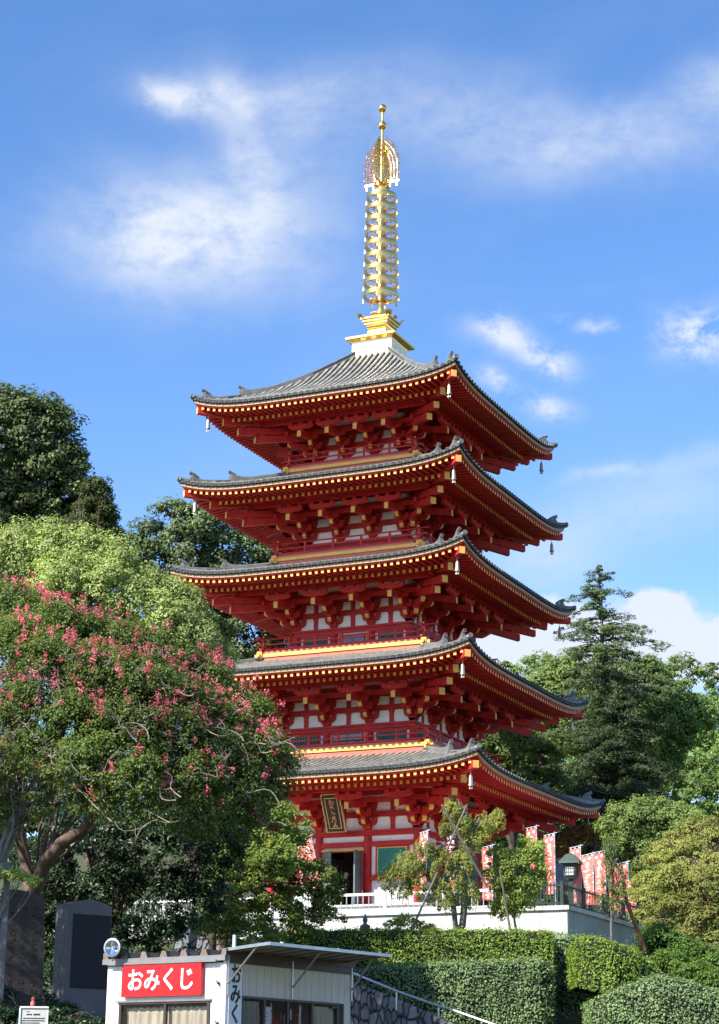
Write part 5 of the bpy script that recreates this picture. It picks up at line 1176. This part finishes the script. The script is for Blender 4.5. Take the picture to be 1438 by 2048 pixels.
# rocks
def rock(px, py, D, r, label, seed, m=BSTONE):
    rg = random.Random(seed); q = P(px, py, D); mb = MB(); n = 14; vs = []
    prof = [(.05, -.6), (.8, -.4), (1, 0), (.85, .35), (.5, .55), (.05, .62)]
    for a, z in prof:
        for j in range(n): th = j*2*math.pi/n; k = r*a*(1+.18*math.sin(2*th+seed)+rg.uniform(-.08, .08)); vs.append((k*math.cos(th), k*math.sin(th)*.8, r*z*.7))
    mb.add(vs, [(i*n+j, i*n+(j+1) % n, (i+1)*n+(j+1) % n, (i+1)*n+j) for i in range(5) for j in range(n)]+[tuple(range(5*n, 6*n))])
    o = mb.build('garden_rock', m, None, smooth=True); o.location = tuple(q); tag(o, label, 'rock')
rock(15, 2052, 45.5, .42, 'rounded dark rock at the bottom left corner', 1)
rock(185, 2040, 46.8, .45, 'grey boulder below the granite monument', 2, GRAN)
rock(112, 1990, 52, .4, 'bluish grey rock in the shade between the two monuments', 3, GRAN)
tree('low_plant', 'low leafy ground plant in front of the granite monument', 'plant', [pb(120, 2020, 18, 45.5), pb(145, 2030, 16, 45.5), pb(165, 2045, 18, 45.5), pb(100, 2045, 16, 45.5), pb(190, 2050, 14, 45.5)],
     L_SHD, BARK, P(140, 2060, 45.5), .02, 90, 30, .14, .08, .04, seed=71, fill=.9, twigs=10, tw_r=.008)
mb = MB(); mb.lathe([(.03, 0), (.05, .05), (.055, .12), (.03, .17), (.04, .19), (.035, .23), (.005, .25)], 10)
rj = stand('stone_doll', 65, 2017, 44, 0, 'tiny red bibbed figure standing behind the white notice board', 'figurine'); mb.build('figurine_body', FLAGR, rj, smooth=True)
ib = stand('notice_board', 69, 2016, 40, math.radians(20), 'small white notice board with lines of text at the bottom left', 'sign')
mb = MB(); mb.span((-.27, 0, -.62), (.27, .02, 0)); mb.build('panel', mat('grey_panel', (.42, .42, .40), .6), ib)
mb = MB(); mb.span((-.29, -.03, .0), (.29, .04, .03)); mb.span((-.30, -.03, -1.4), (-.27, .04, .0)); mb.span((.27, .0, -1.4), (.285, .03, .0)); mb.build('frame', WRAIL, ib)
mb = MB(); rg = random.Random(6)
mb.span((-.16, -.006, -.075), (-.09, -.001, -.065)); 
for x in (-.14, -.10, -.06, .0, .035, .07, .105): mb.box((x, -.004, -.125), (.028, .005, .028)); 
for q in range(9):
    x = -.24+(.03 if q % 3 == 0 else 0); z = -.20-q*.045
    while x < .22-(q % 3 == 2)*.1: wdt = rg.uniform(.008, .016); mb.box((x, -.004, z), (wdt, .005, .018)); x += wdt+.006
mb.build('lettering', BPAINT, ib)

# ------------------------------------------------------------------ fortune slip kiosk
KT = 2.60; kz = -5.62-KT
ki = empty('kiosk', (18.14, -47.36, kz), math.radians(-10.25), 'white clad prefabricated kiosk with curtained windows and a propped awning', 'kiosk')
W_, Dp = 3.0, 4.12
mb = MB(); n = 0
x = -W_; xs = [-3.0, -2.70, -2.52, -.40, -.21, 0]
for a, b in ((-3.0, -2.72), (-2.72, -2.64), (-.36, -.24), (-.24, 0)): mb.span((a+.004, 0, 0), (b-.004, .05, KT), 0)
mb.span((-2.64, .0, KT-.70), (-.36, .05, KT), 0); mb.span((-2.64, 0, 0), (-.36, .05, .55), 0)
mb.span((-3.0, .006, 0), (0, .051, .54), 0)
mb.build('front_cladding', METW, ki)
mb = MB(); nb = 18
for q in range(nb):
    y0 = .06+q*(Dp-.06)/nb; y1 = .06+(q+1)*(Dp-.06)/nb
    if y1 < .47 or y0 > 3.70: mb.span((-.05, y0+.005, 0), (0, y1-.005, KT), 0)
    else: mb.span((-.05, y0+.005, KT-.60), (0, y1-.005, KT), 0); mb.span((-.05, y0+.005, 0), (0, y1-.005, .7), 0)
    mb.span((-.052, y0-.004, KT-.6), (-.012, y0+.004, KT), 1)
    if y1 < .47 or y0 > 3.70: mb.span((-.052, y0-.004, 0), (-.012, y0+.004, KT), 1)
mb.build('side_cladding', [METG, MGREY], ki)
mb = MB(); mb.span((-2.99, .9, 0), (-2.95, Dp, KT)); mb.span((-2.95, Dp-.05, 0), (-.06, Dp, KT)); mb.span((-2.99, .052, 0), (-2.95, .9, KT)); mb.span((-2.94, .06, .0), (-.06, Dp-.06, .04)); mb.build('back_wall', METG, ki)
mb = MB(); mb.span((-2.5, 1.5, .04), (-.8, 1.7, KT-.1)); mb.build('inner_wall', mat('dim_wall', (.16, .15, .14), .9), ki)
mb = MB(); mb.span((-3.06, -.10, KT+.035), (.04, .06, KT+.135), 0); mb.span((-2.90, -.13, KT+.015), (-.16, -.02, KT+.055), 0)
# trapezoid sheet roof
prof = []; p0 = -3.06
for q in range(7):
    x = -3.02+q*.505; prof += [(x-.10, 0), (x-.045, .12), (x+.045, .12), (x+.10, 0)]
prof = [(max(-3.06, min(.05, a)), b) for a, b in prof]
vs = [(a, yy, KT+.14+b) for yy in (-.08, Dp+.1) for a, b in prof]; m_ = len(prof)
mb.add(vs, [(i, i+1, m_+i+1, m_+i) for i in range(m_-1)], [1]*(m_-1))
mb.add([(a, -.081, KT+.136) for a, b in prof]+[(a, -.081, KT+.14+b) for a, b in prof], [(i, i+1, m_+i+1, m_+i) for i in range(m_-1)], 2)
for q in range(6): mb.box((-3.02+.2525+q*.505, -.03, KT+.185), (.26, .03, .085), 3, 0, .75)
mb.build('roof', [MGREY, MBRN, RUST, mat('black_foam', (.015, .016, .02), .9)], ki)
mb = MB(); mb.span((.002, .02, KT+.0), (.03, Dp, KT+.22)); mb.build('brown_fascia', MBRN, ki)
# front window
mb = MB(); mb.span((-2.70, -.05, KT-.70), (-.32, .03, KT-.665), 1); mb.span((-2.64, -.03, KT-.74), (-.36, .04, KT-.702), 0); mb.span((-2.64, -.03, .55), (-2.58, .04, KT-.741), 0); mb.span((-.42, -.03, .55), (-.36, .04, KT-.741), 0); mb.span((-1.50, -.02, .55), (-1.44, .04, KT-.741), 0)
fw = mb.build('front_window', [MBRN, MGREY], ki)
mb = MB(); mb.span((-2.58, .012, .55), (-.42, .018, KT-.74)); 
def glass():
    m = bpy.data.materials.new('clear_glass'); m.use_nodes = True; t = m.node_tree; b = t.nodes['Principled BSDF']; b.inputs['Roughness'].default_value = .03; b.inputs['Base Color'].default_value = (.02, .02, .02, 1)
    tr = t.nodes.new('ShaderNodeBsdfTransparent'); mx = t.nodes.new('ShaderNodeMixShader'); mx.inputs[0].default_value = .16; t.links.new(tr.outputs[0], mx.inputs[1]); t.links.new(b.outputs[0], mx.inputs[2]); t.links.new(mx.outputs[0], t.nodes['Material Output'].inputs[0]); return m
CG = glass(); mb.build('pane', CG, fw)
def curtain(x0, x1, y, z0, z1, seed, axis='x'):
    mb = MB(); n = 60; vs = []; rg = random.Random(seed); ph = [rg.uniform(0, 6) for _ in range(3)]
    for z, am in ((z1+.0, .5), (z1-.10, .35), (z1-.14, 1.0), ((z0+z1)/2, 1.1), (z0, 1.2)):
        for i in range(n+1):
            t = i/n; a = x0+(x1-x0)*t; d = am*(.025*math.sin(t*33+ph[0])+.015*math.sin(t*57+ph[1]+z))
            vs.append((a, y+d, z+.012*math.sin(t*40)) if axis == 'x' else (y+d, a, z))
    mb.add(vs, [(r*(n+1)+i, (r+1)*(n+1)+i, (r+1)*(n+1)+i+1, r*(n+1)+i+1) for r in range(4) for i in range(n)])
    return mb
curtain(-2.56, -1.49, .12, .6, KT-.80, 1).build('curtain', CURT, ki, smooth=True); curtain(-1.44, -.44, .12, .6, KT-.80, 2).build('curtain', CURT, ki, smooth=True)
# side window
mb = MB(); mb.span((-.05, .46, KT-.64), (.035, 3.72, KT-.595), 0)
for y in (.46, 1.17, 1.93, 2.74, 3.62): mb.span((-.04, y, .75), (.025, y+.06, KT-.641), 0)
mb.span((-.04, 3.44-.0, KT-.70), (.02, 3.62, KT-.66), 0)
sw_ = mb.build('side_window', MBRN, ki)
mb = MB(); mb.span((-.02, .5, .75), (-.014, 3.62, KT-.64)); mb.build('pane', CG, sw_)
curtain(.52, 1.14, -.07, .6, KT-.68, 3, 'y').build('curtain', mat('dim_curtain', (.40, .36, .31), .9), ki, smooth=True)
curtain(2.82, 3.58, -.07, .6, KT-.68, 4, 'y').build('curtain', CURT, ki, smooth=True)
mb = MB(); rg = random.Random(9)
mb.span((-.06, 1.26, KT-1.35), (-.05, 1.50, KT-.76), 0)
for q in range(6): mb.box((-.047, 1.38+rg.uniform(-.04, .04), KT-.88-q*.07), (.004, rg.uniform(.03, .08), .012), 2)
for q in range(34):  # red streaks hung inside imitate the banners reflected in the glass
    y = rg.uniform(1.2, 2.7); mb.box((-.10-rg.random()*.25, y, KT-.75-rg.random()*.5), (.01, rg.uniform(.02, .09), rg.uniform(.1, .4)), rg.choice((1, 1, 0, 3)))
mb.build('papers_and_reflections', [WPAINT, SIGNR, BPAINT, METG], ki)
mb = MB(); mb.span((-.06, -.012, -.1), (.012, .05, KT+.03)); mb.build('corner_trim', METW, ki)
# awning
mb = MB(); th = .035; A_ = [(.03, -.02, KT+.23), (.03, Dp+.05, KT+.26), (1.32, 3.62, KT+.30), (1.32, -.42, KT+.27)]
mb.add([(a, b, c) for a, b, c in A_]+[(a, b, c+th) for a, b, c in A_], [(0, 1, 2, 3), (7, 6, 5, 4), (0, 4, 5, 1), (1, 5, 6, 2), (2, 6, 7, 3), (3, 7, 4, 0)], [0, 1, 1, 1, 1, 1])
for q in range(9):
    t = (q+.5)/9; a = Vector(A_[0]).lerp(Vector(A_[1]), t); b = Vector(A_[3]).lerp(Vector(A_[2]), t); mb.beam(a-Z_*.012, b-Z_*.012, .16, .02, 0)
mb.beam(Vector(A_[3])+Vector((.012, 0, .01)), Vector(A_[2])+Vector((.012, 0, .01)), .03, .06, 1); mb.beam(Vector(A_[0])+Z_*.01, Vector(A_[3])+Z_*.01, .03, .058, 1)
aw = mb.build('awning', [AWN, STEEL], ki)
for (y0, z0, x1, y1) in ((.03, -.39, .95, -.26), (2.08, -.36, .95, 1.72), (Dp, -.31, .95, 3.55)):
    mb = MB(); mb.tube([(.03, y0, KT+z0), (x1, y1, KT+.27)], .02, 8); mb.tube([(.03, y0, KT+z0-.22), (.03, y0, KT+.2)], .014, 6); mb.build('brace', STEEL, aw)
for y in (.55, 2.4): 
    mb = MB(); mb.box((.9, y, KT+.35), (.05, .05, .07)); mb.build('clip', METW, aw)
mb = MB(); mb.box((-.02, .25, KT+.36), (.05, .04, .34)); mb.build('roof_bracket', METW, ki)
for z in (KT-.38, KT-1.12):
    mb = MB(); mb.sphere((-.16, -.03, z), .035, 8); mb.tube([(-.16, -.03, z), (-.20, -.06, z+.05)], .012, 5); mb.tube([(-.16, -.03, z), (-.12, -.05, z-.06)], .012, 5); mb.build('latch', MBRN, ki)
KM = ki.matrix_basis.copy() if False else Matrix.Translation((18.14, -47.36, kz)) @ Matrix.Rotation(math.radians(-10.25), 4, 'Z')
def on_kiosk(name, lx, ly, lz, label, cat, rz=0.):
    p = KM @ Vector((lx, ly, lz)); return empty(name, p, math.radians(-10.25)+rz, label, cat)
sg = on_kiosk('shop_sign', -1.525, -.06, KT-.295, 'red signboard with white hiragana above the curtained window', 'sign')
mb = MB(); mb.span((-1.0, -.05, -.305), (1.0, .05, .305)); mb.build('board', SIGNR, sg)
text_mb('おみくじ', .46, WPAINT, Matrix.Translation((0.0, -.056, -.02)) @ Matrix.Rotation(math.radians(90), 4, 'X') @ Matrix.Diagonal((.93, 1.0, 1, 1)), sg, 'lettering', .009)
sg2 = on_kiosk('vertical_sign', .025, .255, KT-1.02, 'narrow white vertical sign with black hiragana at the kiosk corner', 'sign', math.radians(90))
mb = MB(); mb.span((-.20, -.012, -1.0), (.20, .012, 1.0)); mb.build('board', METW, sg2)
text_mb('お\nみ\nく\nじ', .40, BPAINT, Matrix.Translation((0.0, -.016, .24)) @ Matrix.Rotation(math.radians(90), 4, 'X') @ Matrix.Diagonal((.8, 1.0, 1, 1)), sg2, 'lettering', .010, .003, .92)
sp = on_kiosk('spotlight', -2.62, -.30, KT+.34, 'round glass fronted spotlight on the left end of the kiosk roof', 'lamp', math.radians(14))
mb = MB(); mb.T = Matrix.Rotation(math.radians(90), 4, 'X'); mb.lathe([(.02, -.22), (.09, -.20), (.15, -.08), (.175, 0), (.175, .035), (.150, .04), (.148, .01)], 26); mb.T = None; mb.build('housing', BPAINT, sp, smooth=True)
mb = MB(); mb.T = Matrix.Rotation(math.radians(90), 4, 'X'); mb.lathe([(.176, .02), (.182, .045), (.150, .052), (.148, .03)], 26); mb.T = None; mb.build('rim', STEEL, sp, smooth=True)
mb = MB(); mb.T = Matrix.Rotation(math.radians(90), 4, 'X'); mb.lathe([(.149, .030), (.10, -.02), (.05, -.07), (.03, -.09), (.001, -.09)], 26); mb.lathe([(.03, -.08), (.03, -.02), (.001, .0)], 10); mb.T = None; mb.build('reflector', mat('mirror', (.85, .87, .9), .12, 1.), sp, smooth=True)
mb = MB(); mb.tube([(-.17, .02, 0), (-.19, .12, -.12), (0, .28, -.19), (.19, .12, -.12), (.17, .02, 0)], .014, 6); mb.tube([(.1, .2, -.12), (.35, .3, .02), (.55, .3, -.08)], .007, 5); mb.build('bracket_arm', BPAINT, sp)
